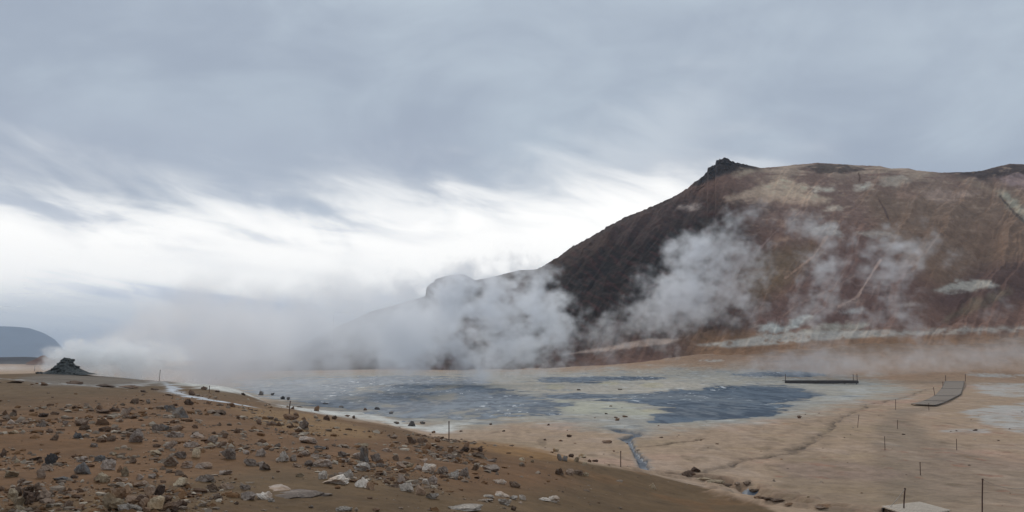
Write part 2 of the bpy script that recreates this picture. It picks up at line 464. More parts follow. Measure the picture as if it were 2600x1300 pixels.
m_wet = sm(m_mud + rag * sm(m_mud, 0.02, 0.3), 0.34, 0.54); m_sliv = sm(m_sliv + rag * sm(m_sliv, 0.02, 0.3), 0.42, 0.62)
C = blend(C, sm(m_mud + 0.8 * rag, 0.12, 0.6) * 0.75, alb(126, 125, 120))
C = blend(C, m_pale * sm(rag, 0.12, 0.35) * (1 - m_mud) * 0.7, alb(112, 116, 118))
C = blend(C, m_pale * sm(fbm(XX / 3.5, YY / 4, 5, 47), 0.2, 0.5) * 0.6, alb(180, 178, 170))
C = blend(C, np.maximum(m_wet, m_sliv), alb(92, 100, 110))
# the near slope
EDGE = [(-900, 948), (0, 946), (160, 944), (400, 962), (600, 986), (720, 1030), (850, 1056), (1000, 1082), (1120, 1116), (1300, 1135), (1420, 1160), (1640, 1201), (1760, 1232),
        (1960, 1296), (2060, 1400), (2000, 4000), (-3000, 4000), (-3000, 948)]
m_fg = poly_mask(PX, PY, EDGE, 14, wob) * (YY < 80)
C = blend(C, m_fg, alb(99, 77, 52))
C = blend(C, m_fg * sm(nA, -0.1, 0.6) * 0.5, alb(100, 80, 56))
ORNG = [(-400, 1060), (200, 1030), (450, 1000), (650, 1030), (900, 1070), (1100, 1120), (1320, 1140), (1450, 1170), (1480, 1230), (1200, 1260), (1000, 1205), (700, 1180), (400, 1230), (-400, 1330)]
C = blend(C, poly_mask(PX, PY, ORNG, 90, wob2 * 1.5, 2.5) * m_fg * 0.85, alb(112, 80, 52))
C = blend(C, sm(fbm(XX / 3, YY / 5, 4, 51), 0.15, 0.6) * m_fg * sm(PY, 1010, 1060) * 0.45, alb(116, 82, 50))
C = blend(C, ell(PX, PY, 1320, 1146, 150, 16, 0.3 * nC, 0.16) * (YY < 80) * 0.7, alb(140, 104, 64))
C = blend(C, ell(PX, PY, 780, 1075, 200, 26, 0.3 * nC, 0.18) * m_fg * 0.5, alb(144, 114, 76))
# pale rim above the left pool, grey wash round the vent
RIM = [(430, 966), (520, 968), (600, 984), (700, 1012), (820, 1034), (960, 1054), (1080, 1086), (1170, 1072), (1200, 1066), (1130, 1102), (1020, 1082), (900, 1062), (760, 1042), (640, 1006), (520, 984), (440, 976)]
C = blend(C, poly_mask(PX, PY, RIM, 18, wob) * (YY < 110) * (YY > 38) * sm(nC, -1.0, -0.1), alb(192, 188, 178))
C = blend(C, poly_mask(PX, PY, [(60, 958), (160, 944), (420, 962), (480, 976), (300, 984), (90, 984)], 30, wob2) * (YY < 90) * 0.6, alb(112, 106, 98))
dT = np.where((YY < 110) & (YY > 25), seg_dist(XX, YY, TRACK), 99)
C = blend(C, sm(dT + 0.7 * w1, 1.0, 0.2) * 0.75 * sm(nC, -0.5, 0.3), alb(156, 152, 146))
C = blend(C, sm(dT + 0.7 * w1, 0.45, 0.1) * sm(PX, 400, 440), alb(190, 192, 194))
# stream bed, gully, cracks
C = blend(C, sm(dS + 0.5 * w1, 2.6, 1.2) * 0.6, alb(138, 132, 124))
C = blend(C, sm(dS + 0.3 * w1, 1.35, 0.9), alb(88, 92, 98))
C = blend(C, sm(dG + 0.9 * w1, 1.6, 0.2) * 0.55, alb(96, 72, 54))
C = blend(C, sm(dG + 0.3 * w1, 0.5, 0.1) * 0.8, alb(66, 52, 42))
C = blend(C, sm(np.abs(dG - 1.4) + 0.6 * w1, 0.6, 0.1) * 0.5, alb(152, 126, 104))
tear = sm(fbm(XX / 5, YY / 5, 3, 305), -0.45, 0.1)
C = blend(C, sm(dC + 0.1 * w1, 0.26, 0.05) * 0.85 * tear, alb(64, 52, 44))
C = blend(C, sm(dC + 0.9 * w1, 1.3, 0.2) * 0.28, alb(108, 94, 78))
C = blend(C, sm(dC2 + 0.1 * w1, 0.28, 0.06) * 0.85, alb(64, 50, 40))
# small tone breaks everywhere
C = C * (1 + 0.12 * nC + 0.10 * nS + 0.16 * fbm(XX / 0.8, YY / 2.0, 4, 62) + 0.10 * sm(YY, 45, 90) * fbm(XX / 1.6, YY / 9, 4, 63) + 0.14 * fbm(XX / 0.35, YY / 0.35, 3, 61) * (YY < 90) + 0.08 * nA)[..., None]
C = np.clip(C, 0.01, 0.8)

P3 = np.stack([XX, YY, HZ + H], -1)

def ground_material():
    m, nt, bs = material('earth')
    at = new(nt, 'ShaderNodeAttribute'); at.attribute_name = 'tone'
    p = world_pos(nt)
    n1 = noise(p, 9.0, 6, 0.65); n2 = noise(p, 1.1, 5, 0.6); n3 = noise(p, 45.0, 3, 0.6)
    k = (n1 - 0.5) * 0.75 + (n2 - 0.5) * 0.45 + (n3 - 0.5) * 0.6 + 1.0
    c = mix(1.0, E(at.outputs['Color']), vec(k, k, k), 'MULTIPLY')
    nt.links.new(c.s, bs.inputs['Base Color'])
    bs.inputs['Roughness'].default_value = 0.95
    bs.inputs['Specular IOR Level'].default_value = 0.15
    b = bump(n1 * 0.6 + n3 * 0.4 + n2 * 0.7, 0.5, 0.05)
    nt.links.new(b.s, bs.inputs['Normal'])
    return m

M_EARTH = ground_material()
tag(link('ground', grid_mesh('ground', P3, {'tone': C}), M_EARTH), kind='structure')

# ------------------------------------------------------------------ water of the mud pools and the stream
def water_material(name, dark, light, brown, flecks, rough):
    m, nt, bs = material(name)
    p = world_pos(nt)
    mp = new(nt, 'ShaderNodeMapping'); mp.inputs['Scale'].default_value = (1.0, 0.33, 1.0); nt.links.new(p.s, mp.inputs[0]); p = E(mp.outputs[0])
    a = noise(p, 0.10, 6, 0.65, 0.8); b = noise(p, 0.55, 5, 0.65, 0.4); f = noise(p, 0.60, 5, 0.6, 0.5); d = noise(p, 0.045, 4, 0.55)
    c = mix(sstep(a * 0.4 + b * 0.6, 0.42, 0.57), dark, light)
    g = noise(p, 0.06, 5, 0.62, 1.2)
    c = mix(sstep(g * 0.7 + b * 0.3, 0.50, 0.62) * flecks * 0.9, c, brown)
    fl = sstep(f, 0.605, 0.65) * sstep(d, 0.45, 0.55) * flecks
    c = mix(fl, c, alb(200, 202, 202))
    nt.links.new(c.s, bs.inputs['Base Color'])
    bs.inputs['Roughness'].default_value = rough
    bs.inputs['Specular IOR Level'].default_value = 0.10
    bb = bump(b, 0.3, 0.05); nt.links.new(bb.s, bs.inputs['Normal'])
    return m

def cellmask(m): return ((m[:-1, :-1] + m[1:, :-1] + m[:-1, 1:] + m[1:, 1:]) / 4) > 0.5
M_MUD1 = water_material('muddy_water', alb(50, 66, 82), alb(96, 108, 118), alb(122, 116, 103), 1.0, 0.6)
M_MUD2 = water_material('dark_muddy_water', alb(44, 60, 76), alb(84, 98, 110), alb(108, 113, 116), 0.9, 0.6)
PW = P3.copy(); PW[..., 2] += 0.012
for sel, mw in (((PX < 1480) & (YY > 66), M_MUD1), ((PX >= 1480) & (YY > 66), M_MUD2)):
    m = cellmask(np.maximum(m_wet, m_sliv) * sel)
    tag(link('water', grid_mesh('water', PW, {}, m), mw), kind='structure')
(pdx, pdy, pdz), = hit(1893, 1250)
m_str = sm(dS + 0.2 * w1, 1.2, 0.7) * (YY < 130)
m_pud = sm(np.hypot((XX - pdx) / 0.45, (YY - pdy) / 1.1) + 0.4 * w1, 1.2, 0.8) * (YY < 60)
tag(link('stream', grid_mesh('stream', PW, {}, cellmask(np.maximum(m_str, m_pud))), water_material('stream_water', alb(70, 76, 84), alb(108, 112, 118), alb(100, 102, 104), 0.0, 0.45)), kind='structure')

# ------------------------------------------------------------------ hills
HILL_SIL = [(900, 935), (1000, 918), (1100, 872), (1200, 800), (1290, 730), (1361, 684.5), (1403, 661.8), (1459, 623.4), (1487, 607.7), (1543, 576), (1592, 550), (1640, 531), (1700, 506), (1744, 478.6), (1773, 456.7),
            (1795, 439), (1797, 426), (1816, 419), (1818, 407.5), (1838.7, 402.6), (1849.7, 403.7), (1857, 411), (1882.5, 416.5), (1919, 423), (1933.6, 426.7), (1970, 423.8), (2017.6, 418.5), (2076, 413.6),
            (2130, 416.5), (2171, 419.4), (2211, 420.9), (2234.7, 421.5), (2262, 428.2), (2306, 427.5), (2328, 432.9), (2393, 438.4), (2459, 436.6), (2492, 434), (2521, 425.6), (2565, 415.8), (2600, 417), (2680, 405),
            (2800, 410), (3000, 440), (3300, 480), (3700, 560), (4200, 700)]

def hill_material():
    m, nt, bs = material('scree')
    at = new(nt, 'ShaderNodeAttribute'); at.attribute_name = 'tone'
    p = world_pos(nt)
    n1 = noise(p, 0.5, 6, 0.65); n2 = noise(p, 0.09, 5, 0.6)
    k = (n1 - 0.5) * 0.8 + (n2 - 0.5) * 0.5 + 1.0
    c = mix(1.0, E(at.outputs['Color']), vec(k, k, k), 'MULTIPLY')
    nt.links.new(c.s, bs.inputs['Base Color'])
    bs.inputs['Roughness'].default_value = 1.0
    bs.inputs['Specular IOR Level'].default_value = 0.05
    b = bump(n1 + n2 * 1.5, 0.6, 1.2); nt.links.new(b.s, bs.inputs['Normal'])
    return m
M_SCREE = hill_material()

def qy_mean(poly): return sum(p[1] for p in poly) / len(poly)

def big_hill():
    sx = np.array([p[0] for p in HILL_SIL], float); sy = np.array([p[1] for p in HILL_SIL], float)
    cols = np.r_[np.linspace(900, 1340, 120, endpoint=False), np.linspace(1340, 2640, 880, endpoint=False), np.linspace(2640, 4200, 140)]
    T = np.r_[np.linspace(0, 0.9, 250, endpoint=False), np.linspace(0.9, 1.0, 60), np.linspace(1.0, 1.9, 40)[1:]]
    pr = np.interp(cols, sx, sy)
    u0 = ray(cols, 880)[0]
    Yb = 318 + 25 * np.sin(cols / 230.0) * 0.3
    Yr = 560 + 25 * np.sin(cols / 310.0 + 1.0) + 40 * sm(cols, 2350, 2600)
    ur, s = ray(cols, pr)
    Zr = s * Yr
    zb = ground_z(u0 * Yb, Yb) - 2.5
    TT, CC = np.meshgrid(T, np.arange(len(cols)), indexing='ij')
    g = np.where(TT <= 1, np.clip(TT, 0, 1) ** 1.12, 1 - ((TT - 1) / 0.9) ** 1.3 * 1.02)
    Y = Yb[CC] + (Yr - Yb)[CC] * TT
    u = ur[CC] + (u0 - ur)[CC] * np.clip(1 - TT, 0, 1)
    X = u * Y
    Z = zb[CC] + (Zr - zb)[CC] * g
    qx, qy = proj(X, Y, Z)
    hgt = np.clip((Zr - zb)[CC] / 60, 0, 1)
    env = np.clip(TT * 5, 0, 1) * np.clip((1.0 - TT) * 14, 0.0, 1) * hgt
    back = np.where(TT > 1, np.clip((TT - 1) * 6, 0, 1), 0) * hgt
    # gullies run down the slope, bumps and terraces
    gu = fbm((cols[CC] - 280 * TT) / 60 + 0.35 * fbm(X / 40, Z / 40, 2, 71), TT * 1.6, 4, 72)
    Z = Z + (env + back) * (4.0 * gu + 3.0 * fbm(X / 45, Y / 45, 4, 73) + 1.2 * fbm(X / 9, Y / 9 + Z / 9, 3, 74))
    # a side valley on the right, with a bank before it
    val = np.exp(-((qx - 2440 - (qy - 700) * -0.5) / 60) ** 2) * sm(qy, 520, 640) * sm(qy, 860, 780)
    Z = Z - 7 * val * env
    # rough crest and crag
    crag = np.exp(-((cols[CC] - 1830) / 55) ** 2) * sm(TT, 0.86, 0.97) * (TT <= 1.3)
    crest = sm(TT, 0.95, 1.0) * (TT <= 1.08)
    rough = fbm(X / 5, Y / 5 + Z / 4, 4, 75); rough2 = fbm(cols[CC] / 9, TT * 60, 3, 76)
    Z = Z + crag * 1.6 * rough2 * (TT < 0.999) + crest * 0.5 * (rough2 + 0.6 * np.abs(fbm(cols[CC] / 4, TT * 30, 2, 78))) * (0.4 + 1.2 * sm(cols[CC], 1860, 1700))
    Y = Y - crag * 6 * np.abs(rough) * (TT < 0.999)
    qx, qy = proj(X, Y, Z)
    # ---- colours
    nb = fbm(X / 30, Z / 22, 5, 81); nf = fbm(X / 8, Z / 6, 4, 82)
    sl = fbm((qx + 1.5 * qy) / 60, (qy - 0.65 * qx) / 14, 4, 83)       # streaks along the fall of the left flank
    hs = fbm(qx / 70, qy / 9, 4, 84)
    w = 22 * nb + 14 * nf
    fine = fbm(qx / 24, qy / 11, 5, 85)
    C = np.zeros(X.shape + (3,)) + np.array(alb(101, 76, 64))
    C = blend(C, sm(nb, 0.0, 0.5) * 0.6, alb(84, 64, 56))
    C = blend(C, sm(nf + nb, 0.1, 0.8) * 0.6, alb(124, 102, 90))
    C = blend(C, sm(qy + 0.8 * w, 620, 480) * sm(qx, 1800, 1950) * 0.5, alb(126, 106, 94))
    C = blend(C, poly_mask(qx, qy, [(2180, 480), (2640, 470), (2640, 760), (2420, 760), (2250, 640)], 40, w, 1.0) * 0.5, alb(112, 92, 72))
    C = blend(C, poly_mask(qx, qy, [(1930, 650), (2070, 600), (2090, 640), (1990, 740), (1920, 760), (1880, 700)], 30, w, 1.0) * 0.6, alb(96, 78, 54))
    C = blend(C, poly_mask(qx, qy, [(2060, 640), (2200, 610), (2330, 690), (2320, 820), (2180, 850), (1950, 850), (1900, 800), (2000, 760)], 40, w, 1.0) * 0.5, alb(88, 66, 60))
    C = blend(C, poly_mask(qx, qy, [(2350, 760), (2480, 690), (2640, 640), (2640, 760), (2520, 790), (2400, 800)], 30, w, 1.0) * 0.75, alb(72, 52, 48))
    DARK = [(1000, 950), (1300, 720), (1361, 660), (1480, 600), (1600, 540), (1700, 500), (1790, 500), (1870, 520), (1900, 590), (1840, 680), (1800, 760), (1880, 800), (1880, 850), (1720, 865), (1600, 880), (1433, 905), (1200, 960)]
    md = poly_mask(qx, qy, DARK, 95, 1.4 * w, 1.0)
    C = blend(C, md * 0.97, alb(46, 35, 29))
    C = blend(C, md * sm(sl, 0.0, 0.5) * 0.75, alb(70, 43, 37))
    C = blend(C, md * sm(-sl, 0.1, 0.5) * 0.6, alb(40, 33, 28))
    C = blend(C, poly_mask(qx, qy, [(1560, 560), (1760, 500), (1780, 540), (1640, 610), (1540, 620)], 25, w, 1.0) * 0.5, alb(84, 66, 60))
    # golden foot
    C = blend(C, sm(qy + 0.3 * w, 820, 868) * sm(qx, 1700, 1800) * 0.8, alb(118, 90, 66))
    # crest: pale caps and the dark crag
    top = np.clip((qy - pr[CC]), 0, 999)
    C = blend(C, sm(top + 0.7 * w, 46, 14) * sm(qx, 1900, 1980) * sm(qx, 2420, 2330) * 0.7 * sm(hs, -0.5, 0.3), alb(158, 138, 118))
    C = blend(C, ell(qx, qy, 2110, 428, 75, 13, 0.4 * nf) * 0.85, alb(66, 56, 50))
    C = blend(C, poly_mask(qx, qy, [(1760, 470), (1795, 425), (1815, 395), (1860, 400), (1935, 428), (1850, 440), (1800, 458), (1770, 474)], 8, 0.4 * w, 1.0), alb(56, 47, 43))
    C = blend(C, poly_mask(qx, qy, [(2395, 440), (2640, 405), (2640, 450), (2500, 456)], 10, 0.4 * w, 1.0) * 0.9, alb(60, 50, 46))
    C = blend(C, sm(top, 16, 4) * sm(qx, 1800, 1700) * 0.5, alb(84, 72, 64))
    # pale altered clays high on the slope
    PATCH = [([(1897, 488), (1985, 449), (2045, 474), (2052, 490), (2104, 504), (2096, 516), (2030, 506), (1950, 504), (1918, 500), (1880, 504)], (168, 146, 124), 0.9),
             ([(1845, 500), (1897, 486), (1960, 500), (2090, 508), (2080, 520), (1990, 516), (1850, 506)], (156, 132, 112), 0.7),
             ([(1860, 440), (1910, 430), (1930, 434), (1880, 448)], (150, 132, 112), 0.7),
             ([(2238, 466), (2250, 450), (2290, 446), (2302, 456), (2270, 474)], (152, 138, 122), 0.75),
             ([(2065, 476), (2115, 476), (2116, 484), (2070, 486)], (176, 162, 144), 0.8), ([(2178, 474), (2208, 468), (2206, 476), (2180, 480)], (176, 164, 148), 0.8),
             ([(2098, 528), (2130, 524), (2128, 532), (2100, 534)], (170, 154, 136), 0.8), ([(1728, 526), (1770, 522), (1772, 527), (1730, 529)], (168, 150, 138), 0.8),
             ([(2065, 580), (2112, 568), (2130, 590), (2085, 586)], (172, 160, 148), 0.8), ([(2110, 594), (2132, 590), (2130, 598)], (168, 156, 144), 0.8),
             ([(2180, 590), (2210, 588), (2260, 591), (2250, 598), (2190, 598)], (170, 154, 140), 0.8),
             ([(1960, 612), (1998, 602), (1990, 612), (1966, 616)], (150, 118, 96), 0.8),
             ([(2340, 486), (2400, 482), (2480, 492), (2430, 506), (2390, 512), (2350, 496)], (140, 118, 104), 0.7),
             ([(2280, 492), (2330, 484), (2325, 502), (2290, 504)], (134, 108, 92), 0.7), ([(2540, 450), (2640, 440), (2640, 480), (2570, 470)], (140, 118, 112), 0.7),
             ([(2535, 486), (2560, 490), (2600, 530), (2640, 560), (2640, 590), (2560, 520)], (142, 134, 116), 0.8), ([(2440, 452), (2500, 466), (2540, 490), (2500, 488)], (132, 112, 94), 0.6),
             ([(2378, 735), (2440, 715), (2515, 716), (2520, 726), (2450, 738), (2400, 742)], (176, 166, 152), 0.95),
             ([(2410, 800), (2470, 760), (2560, 735), (2560, 745), (2480, 790), (2400, 815)], (118, 102, 82), 0.6),
             ([(2290, 772), (2330, 766), (2326, 776), (2296, 778)], (166, 146, 134), 0.8), ([(2110, 775), (2180, 758), (2190, 764), (2130, 782)], (146, 122, 108), 0.7),
             ([(1925, 830), (1965, 822), (1990, 842), (1940, 842)], (176, 172, 162), 0.9), ([(1985, 830), (2035, 804), (2060, 806), (2040, 822), (2000, 838)], (182, 178, 168), 0.9),
             ([(2020, 845), (2100, 826), (2200, 820), (2190, 832), (2080, 846)], (170, 160, 144), 0.8), ([(2140, 792), (2190, 784), (2186, 792)], (176, 168, 160), 0.8),
             ([(2230, 850), (2380, 836), (2640, 826), (2640, 834), (2300, 852)], (160, 150, 138), 0.5)]
    for poly, rgb, k in PATCH:
        C = blend(C, poly_mask(qx, qy, poly, 14, 4 + 0.26 * w + 12 * fine, 2.0) * k * (0.9 + 0.5 * np.clip(fine + 0.3, -0.6, 0.6)), alb(*rgb, k=0.98 if qy_mean(poly) < 560 else 0.66))
    C = blend(C, sm(hs + 0.8 * fine, 0.30, 0.8) * sm(qx, 1820, 1950) * sm(qy, 640, 540) * 0.6, alb(140, 118, 100))
    # worn footpaths and runnels
    for pts, wd, rgb in (([(2236, 660), (2210, 700), (2176, 755), (2130, 778)], 3.0, (150, 124, 110)), ([(1995, 706), (2066, 650), (2100, 600)], 3.0, (136, 108, 90)),
                         ([(1925, 636), (1965, 592), (2005, 558)], 2.0, (124, 100, 90)), ([(1990, 800), (2030, 770), (2110, 735), (2170, 700)], 2.0, (112, 88, 76)),
                         ([(2180, 440), (2183, 452), (2179, 468)], 1.6, (86, 66, 54)), ([(2230, 505), (2245, 530), (2256, 556)], 2.0, (80, 62, 54)),
                         ([(2540, 500), (2580, 545), (2640, 600)], 3.0, (70, 60, 52))):
        C = blend(C, sm(seg_dist(qx, qy, pts) + 3 * nf, wd * 1.5, wd * 0.4) * 0.85, alb(*rgb))
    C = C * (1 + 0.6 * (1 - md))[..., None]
    C = np.clip(C * (1 + 0.12 * nf + 0.15 * sl + 0.06 * fine)[..., None], 0.012, 0.7)
    C = blend(C, poly_mask(qx, qy, FOOT[0], 12, 3 * fine, 3.0) * 0.85 * sm(fine + nb, -0.9, 0.1) * (1 - 0.6 * sm(qx, 2150, 2350)), alb(182, 174, 162))
    C = blend(C, poly_mask(qx, qy, FOOT[1], 10, 5 * fine, 3.0) * 0.85, alb(178, 152, 134))
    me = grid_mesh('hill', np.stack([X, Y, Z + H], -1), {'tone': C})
    tag(link('hill', me, M_SCREE), kind='structure')

big_hill()

def ridge(name, sil, Yb, Yr, zb, mat, colour, ncol, nrow, amp, seed, back=0.8, crag=None):
    sx = np.array([p[0] for p in sil], float); sy = np.array([p[1] for p in sil], float)
    cols = np.linspace(sx[0], sx[-1], ncol); pr = np.interp(cols, sx, sy)
    T = np.r_[np.linspace(0, 1, nrow), np.linspace(1, 1 + back, nrow // 4)[1:]]
    ur, s = ray(cols, pr); Zr = s * Yr
    TT, CC = np.meshgrid(T, np.arange(ncol), indexing='ij')
    g = np.where(TT <= 1, TT ** 1.1, 1 - ((TT - 1) / back) ** 1.3 * 1.02)
    Y = Yb + (Yr - Yb) * TT; X = ur[CC] * Y; Z = zb + (Zr[CC] - zb) * g
    env = np.clip(TT * 5, 0, 1) * np.clip(np.abs(1 - TT) * 10, 0, 1) * np.clip((Zr[CC] - zb) / 20, 0, 1)
    sc = (Yr - Yb) / 6
    Z = Z + env * amp * (fbm(X / sc, Y / sc, 5, seed) + 0.4 * fbm(X / sc * 5, Y / sc * 5, 3, seed + 1))
    if crag:
        cr = np.exp(-((cols[CC] - crag) / 28) ** 2) * sm(TT, 0.75, 0.95) * (TT < 0.999)
        Z = Z + cr * 2.0 * fbm(cols[CC] / 6, TT * 40, 3, seed + 2)
    nb = fbm(X / sc, Z / sc * 1.5, 4, seed + 3)
    C = np.zeros(X.shape + (3,)) + np.array(colour)
    C = np.clip(C * (1 + 0.35 * nb)[..., None], 0.01, 0.7)
    return tag(link(name, grid_mesh(name, np.stack([X, Y, Z + H], -1), {'tone': C}), mat), kind='structure')

ridge('hill', [(260, 938), (420, 931), (560, 924), (680, 912), (760, 880), (850, 832), (945, 791), (1005, 773.6), (1067, 756), (1081, 751), (1081.7, 731.7), (1090, 723), (1101.5, 717.7), (1102.7, 709), (1116.6, 705.5), (1127, 702), (1165.5, 695),
               (1180, 697), (1207.5, 711.4), (1250, 703), (1295, 691.5), (1319, 685.6), (1361, 684), (1450, 650), (1600, 640), (1800, 700)], 440, 700, -5.8, M_SCREE, alb(84, 70, 60), 420, 120, 5.0, 90, crag=1092)
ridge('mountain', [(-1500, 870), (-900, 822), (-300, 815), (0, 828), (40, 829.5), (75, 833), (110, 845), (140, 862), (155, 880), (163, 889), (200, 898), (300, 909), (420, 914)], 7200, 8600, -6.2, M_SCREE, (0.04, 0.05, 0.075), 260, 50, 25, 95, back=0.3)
ridge('distant_lava_field', [(-1500, 903), (-700, 905), (-200, 904), (0, 907), (60, 906), (110, 908), (200, 910), (330, 913.2), (420, 914)], 900, 1500, -6.6, M_SCREE, alb(60, 54, 52), 260, 30, 1.2, 97)
ridge('distant_mound', [(66, 921), (80, 916), (92, 911), (101, 905), (108, 902.5), (114, 902.5), (120, 907), (128, 912), (140, 917), (150, 921)], 560, 600, -3.2, M_SCREE, alb(104, 78, 66), 60, 24, 0.15, 99)

# ------------------------------------------------------------------ stones
def ico(sub):
    import bmesh
    bm = bmesh.new(); bmesh.ops.create_icosphere(bm, subdivisions=sub, radius=1.0)
    V = np.array([v.co[:] for v in bm.verts]); Fc = np.array([[v.index for v in f.verts] for f in bm.faces]); bm.free()
    return V, Fc
ICO = {s: ico(s) for s in (1, 2, 3, 4)}

def rock_shape(seed, sub, cuts=11, rough=0.06):
    """an angular broken stone inside a unit box, base at z = 0"""
    rs = np.random.RandomState(seed)
    V, Fc = ICO[sub]; V = V.copy()
    for _ in range(cuts):
        n = rs.normal(size=3); n /= np.linalg.norm(n)
        d = rs.uniform(0.38, 0.82)
        V -= np.maximum(0, V @ n - d)[:, None] * n
    s = rs.rand(3) * 50
    qa, qb = V[:, 0] * 1.3 + s[0] + 0.8 * V[:, 2], V[:, 1] * 1.3 + s[1] - 0.9 * V[:, 2]
    a = fbm(qa, qb, 4, seed % 97); r = 1 - 2.4 * np.abs(fbm(qa * 1.4, qb * 1.4, 2, seed % 89))
    V *= (1 + rough * (1.8 * a + 1.3 * r))[:, None]
    mn, mx = V.min(0), V.max(0)
    V = (V - (mn + mx) / 2) / (mx - mn)
    V[:, 2] += 0.5
    return V, Fc

def mesh_from(name, V, Fc, smooth=False):
    me = bpy.data.meshes.new(name)
    me.vertices.add(len(V)); me.vertices.foreach_set('co', np.asarray(V, np.float32).ravel())
    k = Fc.shape[1]
    me.loops.add(Fc.size); me.loops.foreach_set('vertex_index', Fc.astype(np.int32).ravel())
    me.polygons.add(len(Fc)); me.polygons.foreach_set('loop_start', np.arange(0, Fc.size, k, dtype=np.int32))
    me.polygons.foreach_set('loop_total', np.full(len(Fc), k, np.int32)); me.polygons.foreach_set('use_smooth', np.full(len(Fc), smooth))
    me.update(calc_edges=True)
    return me

def rock_material(name, a, b, dust):
    m, nt, bs = material(name)
    oi = new(nt, 'ShaderNodeObjectInfo'); rnd = E(oi.outputs['Random'])
    p = world_pos(nt)
    n1 = noise(p, 5.0, 6, 0.65); n2 = noise(p, 26.0, 5, 0.7); n3 = noise(p, 2.2, 3, 0.5)
    c = mix(sstep(n1 * 0.6 + n2 * 0.4 + (rnd - 0.5) * 0.16, 0.38, 0.62), a, b)
    c = mix(sstep(n3 + (rnd - 0.5) * 0.25, 0.52, 0.68) * 0.6, c, dust)
    k = 0.75 + (n2 - 0.5) * 0.9 + rnd * 0.5
    c = mix(1.0, c, vec(k, k, k), 'MULTIPLY')
    nt.links.new(c.s, bs.inputs['Base Color'])
    bs.inputs['Roughness'].default_value = 0.92; bs.inputs['Specular IOR Level'].default_value = 0.2
    bb = bump(n1 + n2 * 0.5, 0.7, 0.04); nt.links.new(bb.s, bs.inputs['Normal'])
    return m

TONES = {'d': ('dark blue-grey', rock_material('slate_stone', alb(80, 76, 74), alb(118, 112, 106), alb(124, 100, 76))),
         'g': ('grey', rock_material('grey_stone', alb(118, 103, 91), alb(166, 148, 133), alb(138, 106, 78))),
         't': ('pale tan', rock_material('tan_stone', alb(136, 116, 92), alb(182, 162, 134), alb(150, 116, 80))),
         'b': ('brown', rock_material('brown_stone', alb(100, 80, 64), alb(142, 120, 102), alb(134, 98, 66))),
         'k': ('dark brown', rock_material('umber_stone', alb(78, 62, 52), alb(114, 92, 76), alb(124, 94, 68))),
         'p': ('pale grey', rock_material('pale_stone', alb(154, 140, 126), alb(206, 192, 176), alb(158, 126, 98)))}

def rocklist(ox, oy, k, txt):
    out = []
    for e in txt.split():
        a = e.split(','); out.append((ox + float(a[0]) * k, oy + float(a[1]) * k, float(a[2]) * k, float(a[3]) * k, a[4]))
    return out
KZ = 650 / 1860.0
Z1 = '''120,352,115,18,k 322,370,50,28,k 540,362,115,25,k 765,380,150,22,k 930,388,150,20,k 1040,418,55,18,k 1120,402,60,12,k 1395,440,50,45,k 1485,400,70,25,k 1580,418,35,14,k 1770,440,30,18,k 380,458,18,8,k
1310,605,150,85,d 1240,560,90,50,d 1075,500,45,30,g 980,500,60,35,b 1370,510,70,40,k 1515,505,50,22,k 1680,525,60,28,k 1600,515,30,15,k 1595,580,110,35,b 920,585,80,50,g 100,572,40,30,k 230,560,40,20,k 400,582,60,25,k 310,600,80,30,k 750,575,90,30,k 830,560,80,30,k
80,650,80,35,g 180,648,60,30,b 590,665,90,55,b 475,655,45,30,g 300,670,70,40,g 870,635,40,30,b 610,695,90,45,b 360,715,45,35,b 95,722,70,25,t 150,695,25,12,t 760,705,90,40,k 840,705,60,30,b 940,705,60,25,b 1150,700,90,50,g 1290,695,90,40,b 1415,680,45,30,k 1200,695,50,45,d
1000,785,110,100,g 400,768,70,50,b 560,755,75,45,d 805,775,70,45,b 1270,748,140,50,g 1440,755,100,45,g 1545,790,90,60,g 1620,735,80,35,b 680,818,60,30,g 850,835,35,20,t 945,838,45,18,t 830,880,45,25,t 1240,828,85,65,g 1390,820,110,40,g 1530,815,50,30,t 1610,820,70,45,b 1140,820,60,25,k
1130,880,85,35,t 1425,895,70,75,t 1655,905,115,80,g 1790,870,60,30,g 25,890,50,65,k 370,945,85,85,d 260,915,75,25,k 120,930,45,30,t 735,920,90,45,d 600,925,80,40,g 600,1015,120,85,d 790,985,100,80,g 965,935,50,45,b 1225,960,130,80,d 1310,900,90,50,g 1360,970,90,55,g 1480,975,120,45,g 1820,955,90,50,g
905,1030,60,75,t 870,1000,40,50,b 745,1075,110,75,t 700,1060,40,40,k 85,1035,95,50,t 298,1045,65,60,b 335,990,100,45,b 440,1065,100,30,d 165,1080,70,35,b 540,1045,55,25,k 1015,1055,55,45,g 1108,1045,60,35,g 870,1070,100,35,g 1300,1025,80,40,b 1490,1070,140,50,g 1640,1020,90,35,g
1315,1105,110,65,t 1030,1110,130,45,g 1540,1135,110,50,b 1650,1125,100,40,g 1780,1125,80,40,g 1575,1200,90,40,b 1800,1200,120,55,g 520,1170,110,35,b 490,1255,90,45,b 590,1255,60,25,b 695,1228,30,25,t 1450,1245,60,35,t 1330,1260,60,55,k 1715,1235,40,20,k 265,1288,55,12,t'''
